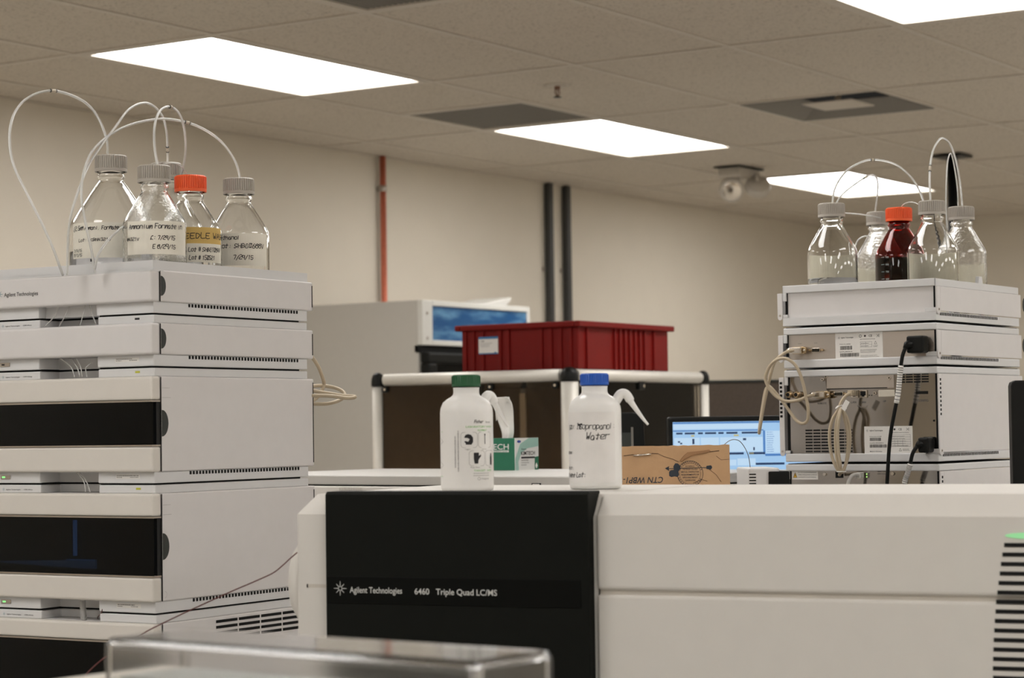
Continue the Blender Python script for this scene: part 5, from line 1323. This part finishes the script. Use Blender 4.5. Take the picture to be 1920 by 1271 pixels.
for x in (.035, .42):
    o = MB().box(x - .018, x + .018, -.010, .004, top - .042, top - .016).build('pane_bracket', BLACK, t)
    MB().cyl((x + .01, -.0098, top - .03), (x + .01, -.0115, top - .03), .005, n=8).build('bracket_screw', NICKEL, o)
# inside uprights
MB().box(.30, .34, .10, .14, .01, top - .02).box(.05, .07, .355, .368, .01, top - .02).build('inner_upright', DKGREY, t)
MB().box(.055, .062, .195, .215, .25, top - .05).build('inner_steel_strip', ALU, t)
# black hood of a device standing before the enclosure
q = atd(1170, 880, 4.92); HFr = Fr((q.x, q.y, BZ), math.atan2(RT.y, RT.x))
t = thing('black_device', 'black hooded device standing in front of the smoked enclosure, behind the blue-capped bottle', 'device', HFr)
hz = HFr.px(1190, 773, 'y', 0).z
MB().prism([(-.02, 0), (.046, 0), (.0475, hz - .07), (.046, hz - .020), (.036, hz - .004), (.022, hz), (-.02, hz)], 'y', 0, .09).build('hood', BLACK, t, .003)
MB().box(-.018, .020, -.002, .01, 0, hz - .045).build('hood_recess', DKGREY, t)
MB().box(.017, .022, -.0035, .006, .01, hz - .033).build('hood_edge_trim', mat('dim_metal', (.25, .24, .22), .4, 1.), t)

# red divider bin on top
bz0 = 1.6547
BFr = Fr((5.66, 3.475, bz0), 0.); bx, byy, bh = .555, .425, .138
t = thing('red_bin', 'ribbed red plastic bin with a small white and blue label, on the framed enclosure', 'storage bin', BFr)
m = MB()
m.box(0, bx, 0, byy, 0, .004).box(0, .004, 0, byy, 0, bh).box(bx - .004, bx, 0, byy, 0, bh).box(.004, bx - .004, 0, .004, 0, bh).box(.004, bx - .004, byy - .004, byy, 0, bh)
rb_ = m
m = MB().box(-.017, bx + .017, -.017, .004, bh - .010, bh + .008).box(-.017, bx + .017, byy - .004, byy + .017, bh - .010, bh + .008).box(-.017, .004, .004, byy - .004, bh - .010, bh + .008).box(bx - .004, bx + .017, .004, byy - .004, bh - .010, bh + .008)
m.build('bin_rim', RED, t, .004, 3)
m = rb_
for x in [.045] + [.21 + .031 * j for j in range(7)] + [bx - .1]: m.box(x, x + .010, -.006, .001, 0, bh - .010)
for y in [.02, .055, .09, .125, .245, .275] + [.34, .375, .405]: m.box(-.006, .001, y, y + .012, 0, bh - .010)
m.build('bin_shell', RED, t, .0015)
q1, q2 = BFr.px(897.5, 632, 'x', -.007), BFr.px(934, 663, 'x', -.007); w = q1.y - q2.y; h = q1.z - q2.z
sticker(w, h).flat('bin_label', PAPER, t, (-.007, q1.y, q2.z), by, bz, 0, .0003)
Ink().rect(0, w, h - .007, h).rect(0, w, 0, .003).rect(w - .014, w - .006, .003, .006).flat('label_band', mat('label_blue', (.03, .17, .38)), t, (-.007, q1.y, q2.z), by, bz, .0006)
Ink().text('LCMS', .005, h - .016, .005).lines(.005, w - .02, h - .021, 3, .005, .0012, 2).flat('label_print', GINK, t, (-.007, q1.y, q2.z), by, bz, .0007)

# ============================================================ CLEAR ACRYLIC COVER IN THE FOREGROUND
a, b = onz(190, 1194, 1.318), onz(892, 1241, 1.318)
yaw = math.atan2((a - b).y, (a - b).x) - pi / 2
AF = Fr((b.x, b.y, BZ), yaw); AL = (a - b).length; AW = .098; AT = 1.318 - BZ; AB = 1.283 - BZ
t = thing('acrylic_cover', 'clear acrylic box cover out of focus in the foreground', 'cover', AF)
th = .005; m = MB()
o = MB().box(0, AW, 0, AL, AB, AT).build('acrylic_shell', ACRYL, t, .008, 5)
bm = bmesh.new(); bm.from_mesh(o.data)
bmesh.ops.delete(bm, geom=[f for f in bm.faces if f.normal.z < -.9], context='FACES_ONLY')
bm.to_mesh(o.data); bm.free()
md = o.modifiers.new('wall', 'SOLIDIFY'); md.thickness = th; md.offset = -1
q = thing('sample_stand', 'pale instrument top beneath the clear acrylic cover, at the bottom edge', 'lab instrument', AF)
MB().box(-.03, AW + .02, -.02, AL + .05, 0, AB - .001).build('stand_body', mat('cream_enamel', (.66, .62, .55), .45, noise=.02), q, .006, 3)
MB().box(.012, AW - .012, .10, AL - .012, AB - .0005, AB + .003).build('stand_mat', mat('pale_blue_mat', (.58, .60, .58), .6, noise=.05), q)

# dark red lead
cable('red_lead', 'thin dark red wire sagging from the white instrument across the left stack', [(557, 1036, 2.97), (545, 1046, 2.96), (530, 1060, 2.95), (512, 1074, 2.94), (480, 1089, 2.93), (440, 1106, 2.93), (400, 1124, 2.92), (350, 1147, 2.91), (310, 1166, 2.90), (270, 1186, 2.88), (235, 1206, 2.87), (205, 1226, 2.86), (180, 1246, 2.85), (160, 1266, 2.84), (145, 1290, 2.83), (130, 1340, 2.82), (125, 1420, 2.82)], .00085, WIRER, 'wire')
cable('red_lead', 'short dark red wire in the notch between the two lowest left modules', [lf(192, 1130, .030), lf(192, 1140, .012), lf(190, 1149, .012), lf(184, 1156, .030), lf(183, 1161, .0545)], .0007, WIRER, 'wire')
